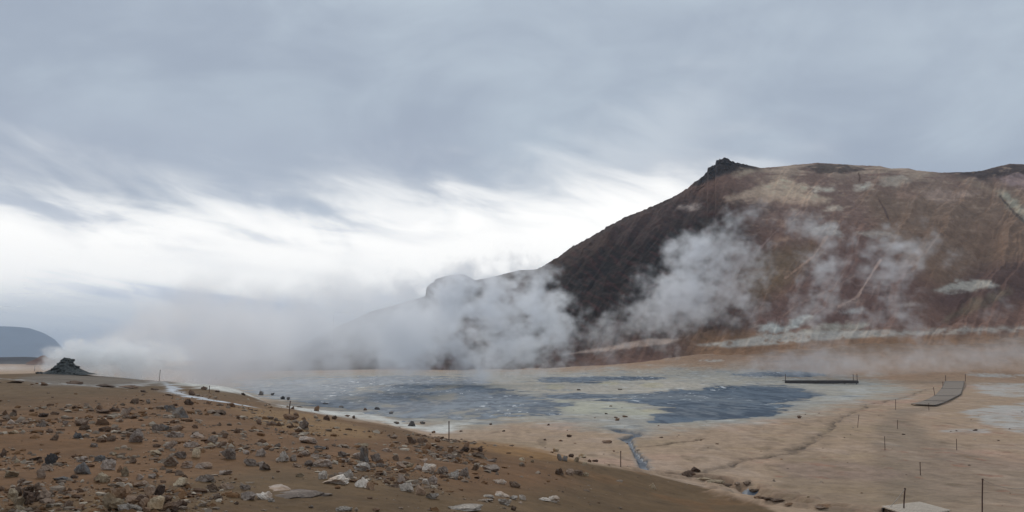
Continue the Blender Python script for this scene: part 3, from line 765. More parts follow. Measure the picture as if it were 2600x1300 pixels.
Z2 = '''35,885,75,55,g 185,920,110,80,p 60,985,100,65,g 30,955,60,35,g 340,880,70,40,g 150,815,60,30,g 380,790,130,50,g 465,835,80,30,d 350,690,70,70,g 105,660,60,35,k 20,650,50,40,k 265,540,30,20,k 255,620,120,45,k 290,590,40,25,k 440,555,40,40,k 510,620,50,40,k 570,615,40,30,k 710,610,25,25,k 795,550,30,20,k 40,440,50,35,d 195,470,35,25,d 235,475,30,25,d
775,822,85,30,t 785,930,75,110,d 735,905,70,50,g 870,925,90,60,g 625,890,65,45,g 640,925,70,25,g 475,960,150,55,g 300,965,70,35,b 380,955,80,40,g 270,920,60,50,g 430,895,60,30,g 520,900,50,25,g 770,990,130,60,p 900,960,70,30,g 1015,915,50,45,b 950,850,80,25,g 1100,905,50,20,g 1000,755,60,25,b 1130,790,70,50,b 1210,790,80,45,b 1320,780,40,30,k 1240,835,70,50,b 1325,840,50,35,b 1415,850,40,30,k 1180,850,50,25,g
1220,925,60,25,g 1055,975,80,55,g 1120,975,60,40,t 1180,985,60,35,g 1255,1000,100,65,p 1355,1015,80,60,g 1435,1050,95,65,p 1510,1030,80,70,g 1400,895,100,25,g 1590,985,60,45,b 1715,995,120,50,g 1715,925,80,20,g 1515,850,75,35,k 1530,825,45,50,b 1630,850,40,38,k 1610,890,95,40,b
315,1035,60,28,t 485,1050,80,60,p 580,1090,165,65,p 670,1045,75,65,p 625,1030,60,30,g 770,1110,90,75,p 825,1125,65,55,b 1055,1080,65,75,g 1095,1140,110,65,p 1195,1165,70,75,g 1280,1085,70,60,g 1235,1085,60,40,p 1280,1195,95,45,p 1010,1110,70,25,b 1770,1085,95,35,p 1855,1100,30,35,b 60,1200,110,55,p 110,1215,50,30,p 400,1260,40,22,g
640,1284,120,35,p 1690,1185,90,22,p 1790,1180,110,35,p 1810,1240,90,50,p 1680,1210,80,15,p 1530,1283,270,34,p 1130,665,60,40,d 1020,650,40,20,d 1210,650,40,20,d 1290,715,30,18,k 1490,705,25,10,k 1705,655,20,12,k 1800,705,25,12,k 1350,760,40,20,k 880,545,40,20,d 980,575,40,18,d 505,505,40,16,d 620,530,40,14,d 120,440,30,18,d'''
Z3 = '''75,915,50,22,t 145,928,30,20,t 605,925,45,18,k 345,1020,65,50,b 420,1020,60,45,b 480,1020,70,30,b 535,1028,45,30,t 320,850,50,25,t 430,890,40,25,k 510,895,60,30,t 345,915,40,50,d 385,920,40,40,d 470,925,40,40,t 530,945,35,20,t 25,1112,75,45,b 10,1278,40,35,b 1025,1122,50,45,t 300,1220,95,50,p 240,1210,90,25,p 75,1200,50,40,p 60,1228,30,18,p 10,1200,60,30,p
690,790,90,20,k 740,850,20,10,k 265,660,22,14,k 415,745,35,20,k 355,775,30,12,k 240,768,25,14,k 485,405,35,10,k 785,400,35,8,k 820,600,45,15,k 765,625,35,20,k 755,605,30,10,k 720,522,25,8,k 1085,750,30,8,k 685,578,25,9,k 1280,1035,110,40,k 1335,1000,70,38,k 1480,1078,170,20,t 1400,1062,120,18,t 1560,1105,80,16,b 1640,1102,50,18,b 1705,1108,60,20,b 1765,1152,80,24,b 1800,1192,90,22,b 1860,1207,90,20,b'''
Z4 = '60,1222,120,18,b 160,1247,90,14,b 400,1278,120,18,b 230,608,35,22,k 1370,700,15,8,k 1505,698,40,12,k 985,728,25,8,k 290,1185,25,12,t'
PILE_A = '85,1205,70,80,t 145,1240,60,55,t 150,1280,60,40,t 210,1150,90,45,b 270,1125,50,40,b 250,1200,120,60,k 320,1190,110,50,b 120,1150,70,40,b 340,1220,90,30,b 200,1190,60,50,k'
PILE_B = '800,1235,90,80,t 870,1180,90,60,b 920,1160,70,60,b 850,1240,100,50,t 960,1215,90,40,b 1040,1210,80,50,k 1090,1170,95,60,b 1160,1170,70,70,k 1110,1215,90,50,b 1050,1250,80,60,b 1140,1265,110,80,t 985,1290,90,70,p 905,1290,110,55,p 1210,1225,100,50,k 1250,1275,130,60,k 1060,1290,80,40,b'

ZONES = [(150, 965, 'near the steaming black cairn'), (330, 985, 'on bare ground right of the cairn'), (30, 970, 'on bare ground left of the cairn'), (500, 990, 'beside the white trickle right of the cairn'),
         (459, 1048, 'at the big blue-grey boulder'), (60, 1065, 'in the upper rubble at far left'), (220, 1070, 'in the upper rubble left of the boulder'), (300, 1080, 'in rubble just left of the boulder'), (450, 1100, 'in rubble just below the boulder'), (560, 1110, 'in rubble right of the boulder'),
         (60, 1170, 'above the small stone pile'), (110, 1225, 'just behind the small stone pile'), (150, 1270, 'right of the small stone pile'), (240, 1190, 'between the boulder and the stone piles'),
         (340, 1170, 'in rubble above the large stone pile'), (330, 1225, 'right behind the large stone pile'), (470, 1190, 'in rubble upper right of the large stone pile'), (500, 1240, 'right of the large stone pile'), (570, 1200, 'on orange earth right of the piles'),
         (734, 1055, 'around the post over the mud pool'), (740, 1015, 'on the pale rim of the mud pool'), (960, 1048, 'at the foot of the pale rim'), (1040, 1080, 'in the gully mouth below the pool'), (1140, 1119, 'by the lone post beside the gully'),
         (680, 1110, 'in rubble below the post'), (720, 1165, 'in the middle of the rubble slope'), (810, 1170, 'left of the dark upright slab'), (925, 1170, 'at the dark upright slab'), (880, 1230, 'at the lower edge of the rubble'),
         (980, 1120, 'in the upper right rubble'), (1060, 1190, 'among pale rocks in the right rubble'), (1040, 1240, 'in the lowest cluster of the right rubble'), (1150, 1200, 'among the rounded pale rocks'), (1210, 1150, 'at the right end of the rubble'), (1240, 1190, 'on brown earth right of the rubble'),
         (680, 1275, 'beside the pale bedrock patch'), (1230, 1275, 'on the bare slope at the bottom edge'), (1400, 1275, 'on the bare slope right of the slabs'), (1430, 1165, 'around the small grey puddle'), (1450, 1205, 'just below the grey puddle'),
         (1350, 1160, 'on the orange bank left of the puddle'), (1460, 1045, 'on pale ground between the pools'), (1560, 1060, 'on the shore of the pale flat'), (1400, 1110, 'on the tan flat above the puddle'), (1560, 1130, 'on tan ground left of the stream'), (1650, 1240, 'alone below the stream'),
         (1700, 1110, 'on tan ground right of the stream'), (2040, 1070, 'on the tan flat below the right pool'), (2440, 1100, 'near the white crust at far right'), (2290, 1105, 'on the path between posts'), (2050, 1275, 'in the gully at bottom right'), (1755, 1212, 'where the crack meets the gully'), (1830, 1226, 'on the ledge of the gully'), (1900, 1245, 'around the small pool in the gully'), (1965, 1268, 'in the gully right of its small pool')]

ROCKS = [r + (None,) for r in rocklist(0, 850, KZ, Z1) + rocklist(650, 850, KZ, Z2) + rocklist(1300, 850, KZ, Z3) + rocklist(1950, 850, KZ, Z4)]
ROCKS += [r + ('of the small stone pile at bottom left',) for r in rocklist(0, 850, KZ, PILE_A)]
ROCKS += [r + ('of the large stone pile at the bottom',) for r in rocklist(0, 850, KZ, PILE_B)]
PILE_FRONT = {'of the small stone pile at bottom left': 1298, 'of the large stone pile at the bottom': 1302}

def size_word(w): return 'large' if w > 33 else 'small' if w < 17 else 'mid-sized'
def shape_word(w, h): return 'upright' if h / w > 0.8 else 'flat' if h / w < 0.42 else 'blocky'
def ordinal(i, n):
    names = ['first', 'second', 'third', 'fourth', 'fifth', 'sixth', 'seventh', 'eighth', 'ninth', 'tenth', 'eleventh', 'twelfth']
    return 'leftmost' if i == 0 else 'rightmost' if i == n - 1 else names[i]

def add_rocks():
    rs = random.Random(5); made = []
    for i, (px, py, w, h, t, pile) in enumerate(ROCKS):
        (hx, hy, hz), = hit(px, py)
        dist = hy * math.hypot(1, float(ray(px, py)[0]))
        wm, hm = w / F * hy * 1.02, h / F * hy
        dm = wm * rs.uniform(0.55, 0.9)
        sub = 4 if w > 26 else 3 if w > 9 else 2
        V, Fc = rock_shape(100 + i, sub, cuts=10 + i % 6, rough=0.11 + 0.05 * (i % 3))
        rz = rs.uniform(-0.5, 0.5)
        lift = 0.0
        if pile:
            (fx, fy, fz), = hit(px, PILE_FRONT[pile])
            Y = fy + 0.25 * (hy - fy); u, s = ray(px, py)
            hx, hy2, hz = float(u * Y), Y, float(s * Y)
            wm, hm = w / F * Y * 1.12, h / F * Y * 1.15; dm = wm * rs.uniform(0.8, 1.1); hy = Y
        else:
            u = hx / hy; hy += dm * 0.4; hx = u * hy; hz = float(ground_z(hx, hy)[0])
        hm *= 1.32                                                  # part of it is sunk in the earth
        V = V * np.array([wm, dm, hm]); V[:, 2] -= 0.27 * hm
        if pile:
            a = rs.uniform(-0.25, 0.25); c, s_ = math.cos(a), math.sin(a)
            V = np.c_[V[:, 0] * c - V[:, 2] * s_, V[:, 1], V[:, 0] * s_ + V[:, 2] * c]
        o = link('rock', mesh_from('rock', V, Fc), TONES[t][1])
        o.location = (hx, hy, hz + H); o.rotation_euler = (0, 0, rz)
        zone = pile or min(ZONES, key=lambda q: (q[0] - px) ** 2 + ((q[1] - py) * 1.6) ** 2)[2]
        made.append((px, o, '%s %s %s rock %s' % (size_word(w), shape_word(w, h), TONES[t][0], zone), pile))
    cls = {}
    for m in made: cls.setdefault(m[2], []).append(m)
    for lab, ms in cls.items():
        ms.sort(key=lambda m: m[0])
        for i, m in enumerate(ms):
            l = lab if len(ms) == 1 else '%s %s rock %s' % (ordinal(i, len(ms)), lab.split(' rock ')[0], lab.split(' rock ')[1])
            if len(ms) > 1 and 0 < i < len(ms) - 1: l = l.replace(' ', ' from left, ', 1)
            tag(m[1], l, 'rock', 'stones ' + m[3] if m[3] else 'loose rocks lying on the earth')
add_rocks()

def add_gravel():
    """small stones and chips strewn over the near slope"""
    rs = np.random.RandomState(3); V0, F0 = ICO[1]
    n = 34000
    px = rs.uniform(-150, 1500, n); py = rs.uniform(1000, 1330, n)
    Y = np.exp(rs.uniform(math.log(7.5), math.log(60), n)); u = rs.uniform(-0.7, 0.12, n); X = u * Y
    z = ground_z(X, Y); qx, qy = proj(X, Y, z)
    field = [(-400, 1050), (120, 1045), (330, 1020), (480, 1015), (640, 1040), (800, 1085), (1000, 1105), (1160, 1130), (1290, 1165), (1250, 1205), (1160, 1250), (1000, 1250), (820, 1230), (620, 1225), (500, 1320), (-400, 1330)]
    dens = poly_mask(qx, qy, field, 60, None, 2.0) * sm(fbm(X / 2.6, Y / 3.4, 4, 301), -0.15, 0.35) + 0.03
    keep = rs.rand(n) < dens
    X, Y, z = X[keep], Y[keep], z[keep]
    fx, fy = rs.uniform(-6, 70, 700), np.exp(rs.uniform(math.log(28), math.log(125), 700))
    fz = ground_z(fx, fy); gx_, gy_ = proj(fx, fy, fz)
    ok = (gx_ > 1150) & (gx_ < 2640) & (rs.rand(700) < 0.6)
    n0 = len(X); X, Y, z = np.r_[X, fx[ok]], np.r_[Y, fy[ok]], np.r_[z, fz[ok]]; n = len(X)
    s = 0.009 + 0.055 * rs.rand(n) ** 4.2
    s *= np.clip(Y / 16, 0.9, 1.8)
    P = V0[None] * (1 + 0.35 * rs.normal(size=(n, len(V0), 1))) * np.stack([s * rs.uniform(0.8, 1.6, n), s * rs.uniform(0.7, 1.3, n), s * rs.uniform(0.5, 1.0, n)], -1)[:, None]
    P += np.stack([X, Y, z + H + s * 0.15], -1)[:, None]
    Fc = (F0[None] + (np.arange(n) * len(V0))[:, None, None]).reshape(-1, 3)
    me = mesh_from('gravel', P.reshape(-1, 3), Fc)
    tones = np.array([alb(122, 104, 88), alb(150, 132, 114), alb(100, 76, 58), alb(124, 92, 64), alb(172, 156, 136)])
    c = tones[rs.choice(5, n, p=[.25, .25, .2, .2, .1])] * rs.uniform(0.75, 1.15, (n, 1))
    at = me.attributes.new('tone', 'FLOAT_COLOR', 'POINT')
    at.data.foreach_set('color', np.c_[np.repeat(c, len(V0), 0), np.ones(n * len(V0))].astype(np.float32).ravel())
    tag(link('gravel', me, M_EARTH), 'small loose stones strewn over the left slope', None, None, 'stuff')
add_gravel()

# ------------------------------------------------------------------ the steaming cairn
def add_cairn():
    (cx, cy, cz), = hit(166, 949)
    k = cy / F
    root = bpy.data.objects.new('cairn', None); COL.objects.link(root); root.location = (cx, cy, cz + H)
    tag(root, 'steaming black heap of stones on the bare brown rise at left', 'cairn')
    m, nt, bs = material('black_stone')
    p = world_pos(nt); n1 = noise(p, 3.0, 6, 0.7); n2 = noise(p, 14.0, 4, 0.6)
    c = mix(sstep(n1 * 0.5 + n2 * 0.5, 0.42, 0.62), alb(50, 52, 51), alb(98, 99, 94))
    nt.links.new(c.s, bs.inputs['Base Color']); bs.inputs['Roughness'].default_value = 0.9
    bb = bump(n1, 0.8, 0.1); nt.links.new(bb.s, bs.inputs['Normal'])
    prof = [(-66, 0), (-50, 5), (-34, 11), (-24, 18), (-14, 27), (-8, 37), (-2, 40), (8, 38), (14, 32), (22, 22), (34, 13), (50, 6), (70, 0)]
    xs = np.linspace(-72, 76, 120); ys = np.linspace(-1, 1, 60)
    G, V = np.meshgrid(xs, ys)
    hh = np.interp(G, [q[0] for q in prof], [q[1] for q in prof]) * np.clip(1 - np.abs(V) ** 1.5, 0, 1) * k * 0.94
    X = G * k; Y = V * 1.7
    hh = hh + np.clip(hh * 2, 0, 1) * 0.13 * fbm(X * 1.6, Y * 1.6, 4, 401) - 0.06 + np.clip(hh * 2, 0, 1) * 0.16 * np.abs(fbm(X * 2.6, Y * 2.6, 2, 405))
    link('heap', grid_mesh('heap', np.stack([X, Y, hh], -1), smooth=False), m, root)
    rs = random.Random(9)
    for i in range(34):
        gx = rs.gauss(2, 24); v = rs.uniform(-0.95, 0.1); sz = rs.uniform(0.14, 0.36)
        top = np.interp(gx, [q[0] for q in prof], [q[1] for q in prof]) * (1 - abs(v) ** 1.5) * k
        if i < 4: gx, v, sz = (-6, 3, 9, 14)[i], -0.1, (0.32, 0.4, 0.36, 0.3)[i]; top = (33, 36, 35, 29)[i] * k
        Vv, Fc = rock_shape(700 + i, 3, 9)
        o = link('stone', mesh_from('stone', Vv * np.array([sz * 1.2, sz, sz * 0.8]), Fc), m, root)
        o.location = (gx * k, v * 1.7, max(top - sz * 0.4, -0.05)); o.rotation_euler = (0, 0, rs.uniform(0, 6))
add_cairn()

# ------------------------------------------------------------------ posts, ropes, boardwalks
def wood(name, a, b, scale=(3, 3, 30)):
    m, nt, bs = material(name)
    p = obj_coord(nt)
    mp = new(nt, 'ShaderNodeMapping'); mp.inputs['Scale'].default_value = scale
    nt.links.new(p.s, mp.inputs[0])
    n1 = noise(E(mp.outputs[0]), 1.0, 5, 0.6)
    nt.links.new(mix(sstep(n1, 0.35, 0.65), a, b).s, bs.inputs['Base Color'])
    bs.inputs['Roughness'].default_value = 0.85
    return m
M_POST = wood('rusty_iron', alb(62, 46, 40), alb(92, 66, 52))
M_PLANK = wood('grey_planks', alb(118, 105, 92), alb(140, 124, 107), (2, 14, 2))
M_DECK = wood('pale_planks', alb(160, 146, 130), alb(196, 181, 163), (2, 14, 2))
M_DARKWOOD = wood('dark_wood', alb(46, 40, 38), alb(70, 60, 56))
M_BEAM = wood('weathered_beam', alb(76, 68, 60), alb(102, 92, 82))
M_ROPE = wood('rope', alb(150, 136, 124), alb(176, 164, 150))

def tube(pts, radii, n=10):
    """a tube along pts"""
    pts = np.array(pts, float); V = []; m = len(pts)
    for i in range(m):
        t = pts[min(i + 1, m - 1)] - pts[max(i - 1, 0)]; t /= np.linalg.norm(t)
        a = np.cross(t, (0.0, 1.0, 0.0) if abs(t[1]) < 0.9 else (1.0, 0, 0)); a /= np.linalg.norm(a); b = np.cross(t, a)
        for k in range(n):
            g = 2 * math.pi * k / n; V.append(pts[i] + radii[i] * (math.cos(g) * a + math.sin(g) * b))
    Fc = [[i * n + k, i * n + (k + 1) % n, (i + 1) * n + (k + 1) % n, (i + 1) * n + k] for i in range(m - 1) for k in range(n)]
    return np.array(V), np.array(Fc)

def box_mesh(boxes):
    """boxes: (corner, x axis, y axis, z axis) vectors"""
    V = []; Fc = []
    for c, a, b, d in boxes:
        c, a, b, d = (np.array(q, float) for q in (c, a, b, d)); n = len(V)
        V += [c, c + a, c + a + b, c + b, c + d, c + a + d, c + a + b + d, c + b + d]
        Fc += [[n + i for i in f] for f in ((0, 3, 2, 1), (4, 5, 6, 7), (0, 1, 5, 4), (1, 2, 6, 5), (2, 3, 7, 6), (3, 0, 4, 7))]
    return np.array(V), np.array(Fc)

POSTS = [(88, 943, 88.5, 929, 'thin rope post just left of the steaming cairn'),
         (404, 968, 407, 939, 'leaning rope post beside the white trickle right of the cairn'),
         (531, 998, 532, 979, 'short rope post on the rim right of the white trickle'),
         (734, 1051, 737, 1018, 'leaning rope post above the rim of the left mud pool'),
         (1140, 1119, 1140, 1069.5, 'lone rope post beside the gully mouth at the end of the rubble'),
         (1576, 1186, 1576, 1145, 'rusty rope post just left of the grey stream'),
         (2177, 1086, 2181, 1053, 'leaning rope post beside the dark crack in the tan flat'),
         (2278.5, 1089, 2279, 1066, 'rope post at the path edge below the curved boardwalk'),
         (2274, 1040.5, 2274, 1014, 'rope post left of the near end of the curved boardwalk'),
         (2358.6, 1042, 2358, 1023.7, 'rope post standing right at the near end of the curved boardwalk'),
         (2374, 1006.6, 2370, 983, 'tilted rope post along the left edge of the curved boardwalk'),
         (2247, 1143.6, 2246, 1108, 'rope post alone on the left side of the trodden path'),
         (2429, 1143.6, 2428.5, 1114, 'rope post on reddish ground right of the trodden path'),
         (2337, 1207, 2336, 1173, 'rope post in the middle of the trodden path'),
         (2493, 1305, 2495, 1215, 'tall rope post at the bottom right corner'),
         (2293, 1304, 2298, 1239, 'rope post at the corner of the pale slatted deck'),
         (2401, 971, 2401, 953, 'rope post at the far left end of the curved boardwalk'),
         (2394, 984, 2394, 969, 'short post on the left bend of the curved boardwalk'),
         (2451, 969, 2451, 950, 'rope post at the far right end of the curved boardwalk')]

def add_posts():
    tops = {}
    for bx, by, tx, ty, lab in POSTS:
        (x, y, z), = hit(bx, by)
        u, s = ray(tx, ty); top = np.array([u * y - x, 0, s * y - z])
        r = max(0.022, 1.4 / F * y * 0.5)
        pts = [np.array([0, 0, -0.2]), top * 0.5, top * 0.94, top * 0.965, top * 0.985, top]
        V, Fc = tube(pts, [r, r, r * 0.95, r * 1.5, r * 1.5, r * 0.5])
        o = link('rope_post', mesh_from('rope_post', V, Fc, True), M_POST)
        o.location = (x, y, z + H)
        tag(o, lab, 'post', 'rope posts along the paths'); tops[(bx, by)] = np.array([x, y, z + H]) + top
    return tops
TOPS = add_posts()

def add_rope(a, b, sag, r, lab):
    pts = [a + (b - a) * t + np.array([0, 0, -sag * 4 * t * (1 - t)]) for t in np.linspace(0, 1, 16)]
    V, Fc = tube([p - a for p in pts], [r] * 16, 6)
    o = link('rope', mesh_from('rope', V, Fc, True), M_ROPE); o.location = a
    tag(o, lab, 'rope', 'ropes tied to the posts')
(rx, ry, rz), = hit(2258, 1300)
add_rope(TOPS[(2293, 1304)] * 1.0 - np.array([0, 0, 0.03]), np.array([rx, ry + 0.2, rz + H]), 0.03, 0.012, 'pale rope slanting from the post down to the slatted deck')
ta = TOPS[(2493, 1305)] - np.array([0, 0, 0.03])
add_rope(ta, ta + np.array([3.2, 1.5, -0.1]), 0.35, 0.008, 'thin rope running right from the tall corner post')

def add_boardwalk():
    left = [(2315, 1030), (2340, 1024), (2359.7, 1016.5), (2379, 1004), (2393, 987), (2400, 970)]
    right = [(2374, 1033), (2397, 1026), (2415.6, 1016.5), (2439, 1004), (2445, 987), (2448, 970)]
    t = np.linspace(0, 1, 6); tt = np.linspace(0, 1, 120)
    Lw = np.array(hit(*zip(*left))); Rw = np.array(hit(*zip(*right)))
    Lw = np.array([np.interp(tt, t, Lw[:, i]) for i in range(3)]).T; Rw = np.array([np.interp(tt, t, Rw[:, i]) for i in range(3)]).T
    Lw[:, 2] += H + 0.22; Rw[:, 2] += H + 0.22
    root = bpy.data.objects.new('boardwalk', None); COL.objects.link(root); root.location = Lw[0] - np.array([0, 0, 0.22])
    tag(root, 'grey plank boardwalk curving across the flats at right', 'boardwalk')
    o = np.array(root.location)
    bx = []
    for i in range(119):
        a, b, c = Lw[i] - o, Rw[i] - o, Lw[i + 1] - o
        bx.append((a, b - a, (c - a) * 0.86, (0, 0, 0.05)))
    V, Fc = box_mesh(bx); link('planks', mesh_from('planks', V, Fc), M_PLANK, root)
    for E_ in (Lw, Rw):
        pts = [E_[i] - o + np.array([0, 0, -0.02]) for i in range(0, 120, 7)]
        V, Fc = tube(pts, [0.08] * len(pts), 6); link('edge_beam', mesh_from('edge_beam', V, Fc), M_BEAM, root)
    for i in (30, 60, 90):
        V, Fc = tube([Lw[i] - o + np.array([0, 0, 0.05]), Rw[i] - o + np.array([0, 0, 0.05])], [0.06, 0.06], 6); link('cross_beam', mesh_from('cross_beam', V, Fc), M_BEAM, root)
add_boardwalk()

def add_platform():
    (ax, ay, az), = hit(1993, 973); (bx, by, bz), = hit(2179, 970)
    y = min(ay, by); k = y / F
    zt = float(ray(1993, 966)[1]) * y
    x0, x1 = float(ray(1993, 965)[0]) * y, float(ray(2179, 965)[0]) * y
    root = bpy.data.objects.new('viewing_platform', None); COL.objects.link(root); root.location = ((x0 + x1) / 2, y, az + H)
    tag(root, 'long dark low platform at the far edge of the right pool', 'platform')
    w = x1 - x0; zd = zt - az
    V, Fc = box_mesh([((-w / 2 + i * w / 60, 0.05, zd - 0.12), (w / 60 * 0.9, 0, 0), (0, 2.4, 0), (0, 0, 0.12)) for i in range(60)])
    link('deck', mesh_from('deck', V, Fc), M_DARKWOOD, root)
    V, Fc = box_mesh([((-w / 2 - 0.05, -0.1, zd - 0.8), (w + 0.1, 0, 0), (0, 0.14, 0), (0, 0, 0.67))]); link('front_beam', mesh_from('front_beam', V, Fc), M_DARKWOOD, root)
    for i in range(7):
        V, Fc = box_mesh([((-w / 2 + 0.3 + i * (w - 0.8) / 6, 0.2, -0.3), (0.2, 0, 0), (0, 0.2, 0), (0, 0, zd + 0.15))]); link('leg', mesh_from('leg', V, Fc), M_DARKWOOD, root)
    for i, px in enumerate((1995, 2173, 2177)):
        xx = float(ray(px, 960)[0]) * y - (x0 + x1) / 2
        V, Fc = tube([(xx, 0.2 + 1.6 * (i == 1), zd), (xx, 0.2 + 1.6 * (i == 1), zd + 16 * k)], [0.09, 0.08], 8)
        link('rail_post', mesh_from('rail_post', V, Fc), M_POST, root)
add_platform()

def add_deck():
    (ax, ay, az), (bx, by, bz), (cx, cy, cz) = hit([2335, 2237, 2395], [1284, 1297, 1301])
    A, B, Cc = (np.array(p) for p in ((ax, ay, az), (bx, by, bz), (cx, cy, cz)))
    z = az + 0.10
    ex = (B - A); ey = (Cc - A) / np.linalg.norm(Cc - A) * 3.2
    root = bpy.data.objects.new('slatted_deck', None); COL.objects.link(root); root.location = (ax, ay, az + H)
    tag(root, 'corner of a pale slatted wooden deck at the bottom edge', 'deck')
    n = 13; bx_ = []
    for i in range(n):
        bx_.append((ex * (i / n) + np.array([0, 0, z - az]), ex / n * 0.68, ey, (0, 0, 0.04)))
    V, Fc = box_mesh(bx_); link('slats', mesh_from('slats', V, Fc), M_DECK, root)
    V, Fc = box_mesh([(ey * t + np.array([0, 0, z - az - 0.12]), ex, ey * 0.03, (0, 0, 0.115)) for t in (0.02, 0.5, 0.93)])
    link('joists', mesh_from('joists', V, Fc), M_DARKWOOD, root)
add_deck()

def bedrock():
    """pale slabs of bare rock flush with the slope"""
    for i, (px, py, rx, ry, rot, lab) in enumerate(((720, 1262, 70, 26, 0.55, 'flat pale pinkish bedrock slab in brown earth near the bottom'), (690, 1245, 45, 14, 0.2, 'thin pale bedrock ledge just above the larger bedrock slab'))):
        (x, y, z), = hit(px, py)
        V, Fc = rock_shape(900 + i, 4, 14, 0.08)
        w = rx * 2 / F * y
        V = V * np.array([w, w * 1.6, 0.12]); V[:, 2] -= 0.085
        o = link('bedrock_slab', mesh_from('bedrock_slab', V, Fc), TONES['g'][1]); o.location = (x, y + w * 0.3, float(ground_z(x, y + w * 0.3)[0]) + H); o.rotation_euler = (0, 0, -rot)
        tag(o, lab, 'rock slab')
bedrock()

# ------------------------------------------------------------------ steam: density grids filled with numpy, read by a volume grid
def grf(shape, k0, seed, stretch=(1, 1, 1), slope=11.0 / 12):
    """random field with a turbulence-like spectrum; shape (z, y, x), k0 in cycles per cell"""
    rs = np.random.RandomState(seed)
    sh = tuple(int(n * 1.25) + 4 for n in shape)
    f = np.fft.rfftn(rs.standard_normal(sh).astype(np.float32))
    kz = np.fft.fftfreq(sh[0])[:, None, None] * stretch[0]; ky = np.fft.fftfreq(sh[1])[None, :, None] * stretch[1]; kx = np.fft.rfftfreq(sh[2])[None, None, :] * stretch[2]
    f *= (kx ** 2 + ky ** 2 + kz ** 2 + k0 ** 2) ** (-slope)
    n = np.fft.irfftn(f, sh)[:shape[0], :shape[1], :shape[2]]
    return ((n - n.mean()) / n.std()).astype(np.float32)

def steam_material(name, k, white):
    m = bpy.data.materials.new(name); m.use_nodes = True; nt = m.node_tree
    nt.nodes.remove(nt.nodes['Principled BSDF'])
    v = new(nt, 'ShaderNodeVolumePrincipled')
    v.inputs['Color'].default_value = (white - 0.012, white, min(white + 0.02, 1.0), 1)
    v.inputs['Density'].default_value = k; v.inputs['Anisotropy'].default_value = 0.4
    nt.links.new(v.outputs[0], nt.nodes['Material Output'].inputs['Volume'])
    return m

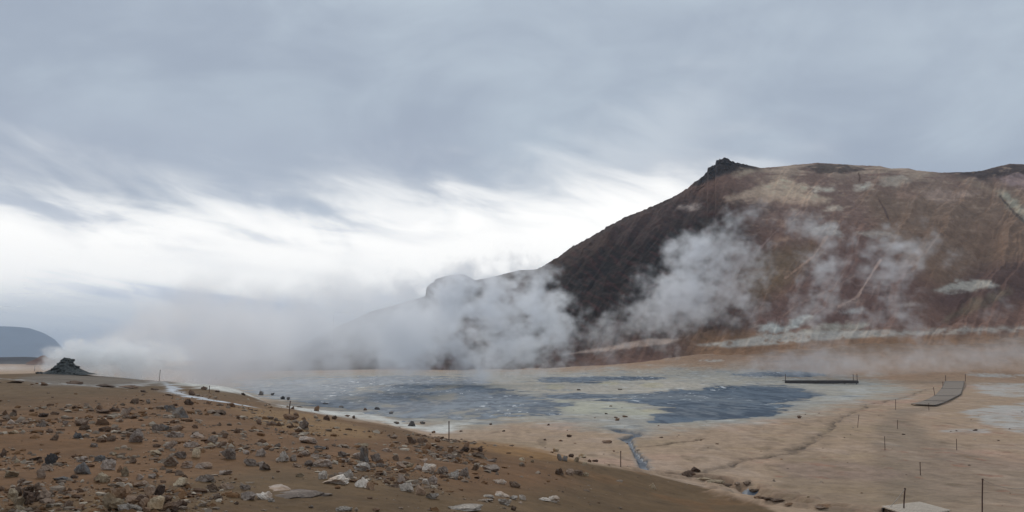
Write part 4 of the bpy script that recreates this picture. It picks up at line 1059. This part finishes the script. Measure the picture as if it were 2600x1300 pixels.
def steam(label, blobs, vox, k, seed, feature, contrast=0.55, thresh=0.30, floor=0.5, stretch=(0.75, 1, 1), slope=11.0 / 12, billow=0.2, warp=0.0, white=0.945):
    """blobs: (px, py, Y, half width px, half height px, half depth m, weight)"""
    bl = []
    for px, py, Y, rx, ry, rd, w in blobs:
        u, s = ray(px, py); bl.append((u * Y, Y, s * Y, rx / F * Y, rd, ry / F * Y, w))
    B = np.array(bl)
    mn = (B[:, :3] - B[:, 3:6] * 1.9).min(0); mx = (B[:, :3] + B[:, 3:6] * 1.9).max(0)
    gz = ground_z(np.clip(B[:, 0], -500, 500), B[:, 1]).min() - 1.0
    mn[2] = max(mn[2], gz)
    n = np.maximum(((mx - mn) / vox).astype(int), 4) + 1
    nx, ny, nz = (int(a) for a in n)
    ax = [np.linspace(mn[i], mx[i], n[i]).astype(np.float32) for i in range(3)]
    Zg, Yg, Xg = np.meshgrid(ax[2], ax[1], ax[0], indexing='ij')
    k0 = vox / feature
    n1 = grf((nz, ny, nx), k0, seed, stretch, slope); n2 = grf((nz, ny, nx), k0 * 1.6, seed + 1, stretch, slope)
    nn = (1 - billow) * n1 + billow * (1.1 - 1.6 * np.abs(n2))
    env = np.zeros(Zg.shape, np.float32)
    w1 = grf((nz, ny, nx), k0 * 0.6, seed + 2); w2 = grf((nz, ny, nx), k0 * 0.6, seed + 3)
    for cx, cy, cz, rx, ry, rz, w in bl:
        d = ((Xg - cx + warp * w1) / rx) ** 2 + ((Yg - cy) / ry) ** 2 + ((Zg - cz + warp * w2) / rz) ** 2
        env = np.maximum(env, w * np.exp(-d * 0.9)) * 0.7 + 0.3 * np.minimum(env + w * np.exp(-d * 0.9), 1.6)
    d = env * (1 + contrast * nn) - thresh * (1 - 0.4 * np.clip(env, 0, 1))
    d = np.clip(d, 0, None) * sm(env, 0.03, 0.16)
    gr = ground_z(np.clip(Xg[0].ravel(), -900, 900), Yg[0].ravel()).reshape(ny, nx)
    d *= sm(Zg - gr[None], floor * -0.6, floor)
    edge = np.minimum.reduce([np.minimum(Xg - mn[0], mx[0] - Xg) / (mx[0] - mn[0]), np.minimum(Yg - mn[1], mx[1] - Yg) / (mx[1] - mn[1]), (mx[2] - Zg) / (mx[2] - mn[2]) + 0 * Zg])
    d *= sm(edge, 0.0, 0.06)
    me = bpy.data.meshes.new('steam_density'); me.vertices.add(d.size)
    me.attributes.new('dens', 'FLOAT', 'POINT').data.foreach_set('value', np.ascontiguousarray(d, np.float32).ravel())
    src = bpy.data.objects.new('steam_density', me)                # only a table of numbers, never part of the scene
    mat = steam_material('steam', k, white)
    ng = bpy.data.node_groups.new('steam_grid', 'GeometryNodeTree')
    ng.interface.new_socket('Geometry', in_out='INPUT', socket_type='NodeSocketGeometry')
    ng.interface.new_socket('Geometry', in_out='OUTPUT', socket_type='NodeSocketGeometry')
    N, K = ng.nodes.new, ng.links.new
    out = N('NodeGroupOutput'); oi = N('GeometryNodeObjectInfo'); oi.inputs['Object'].default_value = src
    si = N('GeometryNodeSampleIndex'); si.data_type = 'FLOAT'; si.domain = 'POINT'; K(oi.outputs['Geometry'], si.inputs['Geometry'])
    na = N('GeometryNodeInputNamedAttribute'); na.data_type = 'FLOAT'; na.inputs['Name'].default_value = 'dens'; K(na.outputs[0], si.inputs['Value'])
    vc = N('GeometryNodeVolumeCube')
    lo = (float(mn[0]), float(mn[1]), float(mn[2] + H)); hi = (float(mx[0]), float(mx[1]), float(mx[2] + H))
    vc.inputs['Min'].default_value = lo; vc.inputs['Max'].default_value = hi
    for a, b in zip(('Resolution X', 'Resolution Y', 'Resolution Z'), (nx, ny, nz)): vc.inputs[a].default_value = b
    pos = N('GeometryNodeInputPosition'); sx = N('ShaderNodeSeparateXYZ'); K(pos.outputs[0], sx.inputs[0])
    old, E.nt = E.nt, ng
    ix = [E.m('ROUND', (E(sx.outputs[i]) - lo[i]) * ((nn_ - 1) / (hi[i] - lo[i]))) for i, nn_ in enumerate((nx, ny, nz))]
    E.put(ix[0] + (ix[1] + ix[2] * float(ny)) * float(nx), si.inputs['Index'])
    E.nt = old
    K(si.outputs[0], vc.inputs['Density'])
    st = N('GeometryNodeSetMaterial'); st.inputs['Material'].default_value = mat
    K(vc.outputs[0], st.inputs['Geometry']); K(st.outputs[0], out.inputs[0])
    v = bpy.data.volumes.new('steam'); v.materials.append(mat)
    o = bpy.data.objects.new('steam', v); COL.objects.link(o)
    o.modifiers.new('grid', 'NODES').node_group = ng
    print('STEAM', label, nx, ny, nz, 'mean', float(d.mean()))
    return tag(o, label, None, None, 'stuff')

steam('dense white steam blowing off the black cairn', [(128, 925, 79, 14, 20, 1.2, 1.1), (150, 903, 79.5, 26, 14, 1.5, 1.2), (178, 893, 80, 30, 17, 1.8, 1.3), (205, 905, 80, 30, 24, 2.0, 1.3), (240, 910, 81, 42, 30, 2.5, 1.3), (212, 926, 75.4, 24, 20, 0.8, 0.9),
      (290, 910, 83, 55, 36, 3.2, 1.2), (345, 912, 85, 60, 42, 4, 1.1), (400, 915, 87, 60, 45, 4, 0.7)], 0.18, 0.75, 11, 2.6, 0.75, 0.34, 0.2, warp=0.35, white=0.995, slope=1.05)
steam('wide grey veil of steam drifting from the cairn across the left pool', [(320, 910, 92, 90, 48, 7, 1.0), (430, 895, 100, 120, 65, 10, 1.2), (540, 880, 108, 135, 78, 13, 1.15), (660, 862, 122, 150, 78, 16, 1.1), (790, 845, 140, 160, 74, 18, 1.05),
      (920, 842, 165, 140, 70, 20, 1.05), (1010, 840, 185, 110, 78, 18, 0.95), (820, 925, 175, 160, 24, 14, 0.5), (960, 925, 190, 120, 24, 14, 0.45), (250, 915, 88, 60, 34, 5, 0.9), (400, 932, 97, 110, 32, 11, 1.5), (520, 940, 104, 120, 34, 14, 1.5), (640, 944, 112, 110, 30, 14, 1.3), (760, 938, 125, 110, 24, 14, 0.8), (340, 850, 110, 120, 50, 10, 0.50), (520, 815, 125, 160, 55, 12, 0.52), (720, 790, 145, 170, 62, 14, 0.55), (900, 770, 165, 150, 70, 16, 0.6), (1010, 800, 180, 120, 80, 16, 0.7)],
      0.75, 0.085, 21, 14, 0.60, 0.24, 0.6, warp=1.8, white=0.962, slope=1.05)
steam('grey billows of steam rising in front of the dark left flank of the hill', [(1020, 860, 225, 70, 95, 12, 0.9), (1090, 810, 228, 80, 90, 13, 1.0), (1150, 780, 230, 85, 80, 13, 1.0), (1230, 790, 232, 90, 95, 14, 1.0), (1310, 760, 234, 80, 75, 13, 0.95),
      (1370, 800, 236, 75, 90, 12, 0.95), (1410, 850, 236, 55, 75, 10, 0.85), (1250, 880, 230, 110, 60, 14, 0.75), (1130, 890, 226, 90, 50, 12, 0.55), (1345, 705, 238, 40, 35, 8, 0.55), (1170, 715, 232, 60, 40, 8, 0.7),
      (1240, 935, 215, 40, 45, 6, 0.8), (1200, 945, 205, 30, 40, 5, 0.7), (1320, 930, 222, 45, 40, 6, 0.7), (1180, 655, 236, 60, 22, 6, 0.34), (1260, 650, 238, 35, 18, 5, 0.3)],
      0.5, 0.125, 31, 12, 1.1, 0.44, 0.3, warp=2.2, slope=1.06, white=0.96)
steam('tall ragged steam column in front of the middle of the hill', [(1745, 880, 318, 28, 35, 4, 0.7), (1720, 830, 318, 70, 40, 7, 0.8), (1700, 780, 318, 95, 55, 9, 0.9), (1730, 720, 318, 90, 60, 10, 1.5), (1780, 660, 318, 80, 52, 9, 1.4), (1840, 620, 318, 60, 40, 7, 0.9),
      (1890, 580, 318, 55, 40, 6, 0.75), (1930, 535, 318, 40, 35, 5, 0.6), (1880, 720, 316, 75, 65, 7, 0.8), (1930, 690, 316, 45, 40, 5, 0.6), (1830, 800, 314, 90, 50, 7, 0.75), (1610, 830, 308, 75, 50, 7, 0.7), (1540, 870, 300, 70, 40, 6, 0.65), (1470, 890, 290, 55, 40, 6, 0.55)],
      0.6, 0.095, 41, 15, 0.70, 0.36, 0.5, warp=2.6, slope=1.08)
steam('thin pale steam wisps before the brown right side of the hill', [(2060, 790, 312, 55, 60, 5, 0.75), (2080, 720, 312, 50, 55, 5, 0.8), (2095, 650, 312, 55, 50, 5, 0.75), (2050, 590, 312, 70, 40, 5, 0.6), (2220, 620, 312, 75, 45, 5, 0.75), (2310, 640, 312, 80, 50, 5, 0.75),
      (2400, 650, 312, 45, 40, 5, 0.5), (2250, 700, 312, 70, 60, 5, 0.7), (2290, 770, 312, 70, 60, 5, 0.65), (2200, 800, 312, 80, 50, 5, 0.5), (2540, 790, 312, 50, 40, 5, 0.5), (2330, 830, 308, 60, 30, 5, 0.55)],
      0.65, 0.12, 51, 13, 0.70, 0.32, 0.5, warp=2.4, slope=1.08)
steam('low mist over the far flats behind the dark platform', [(1830, 945, 262, 55, 14, 6, 0.6), (1920, 940, 262, 70, 22, 7, 0.9), (2010, 930, 264, 90, 30, 8, 1.0), (2100, 928, 266, 90, 32, 8, 1.0), (2200, 925, 268, 100, 35, 8, 0.9), (2330, 915, 270, 110, 40, 8, 0.8), (2470, 905, 272, 110, 45, 8, 0.8),
      (2590, 895, 274, 100, 50, 8, 0.75), (2090, 885, 274, 90, 35, 7, 0.6), (1480, 945, 262, 35, 40, 5, 0.6), (1560, 925, 262, 40, 40, 5, 0.55)],
      0.6, 0.06, 61, 9, 0.45, 0.26, 0.4, warp=1.0)
steam('faint mist over the plain left of the black cairn', [(-60, 935, 150, 90, 9, 10, 0.8), (40, 933, 150, 60, 9, 10, 0.8), (100, 935, 150, 40, 7, 8, 0.6)], 0.6, 0.05, 71, 6, 0.4, 0.22, 0.1)

# ------------------------------------------------------------------ the air
def haze():
    m = bpy.data.materials.new('haze'); m.use_nodes = True; nt = m.node_tree
    nt.nodes.remove(nt.nodes['Principled BSDF'])
    v = new(nt, 'ShaderNodeVolumePrincipled')
    v.inputs['Color'].default_value = (0.66, 0.82, 1.0, 1); v.inputs['Density'].default_value = 1.2e-4
    nt.links.new(v.outputs[0], nt.nodes['Material Output'].inputs['Volume'])
    x0, x1, y0, y1, z0, z1 = -23000, 23000, -2500, 14400, -9.0, 420.0
    V = [(x, y, z) for z in (z0, z1) for y in (y0, y1) for x in (x0, x1)]
    me = bpy.data.meshes.new('haze')
    me.from_pydata(V, [], [(0, 2, 3, 1), (4, 5, 7, 6), (0, 1, 5, 4), (2, 6, 7, 3), (0, 4, 6, 2), (1, 3, 7, 5)])
    tag(link('haze', me, m), kind='stuff')
haze()
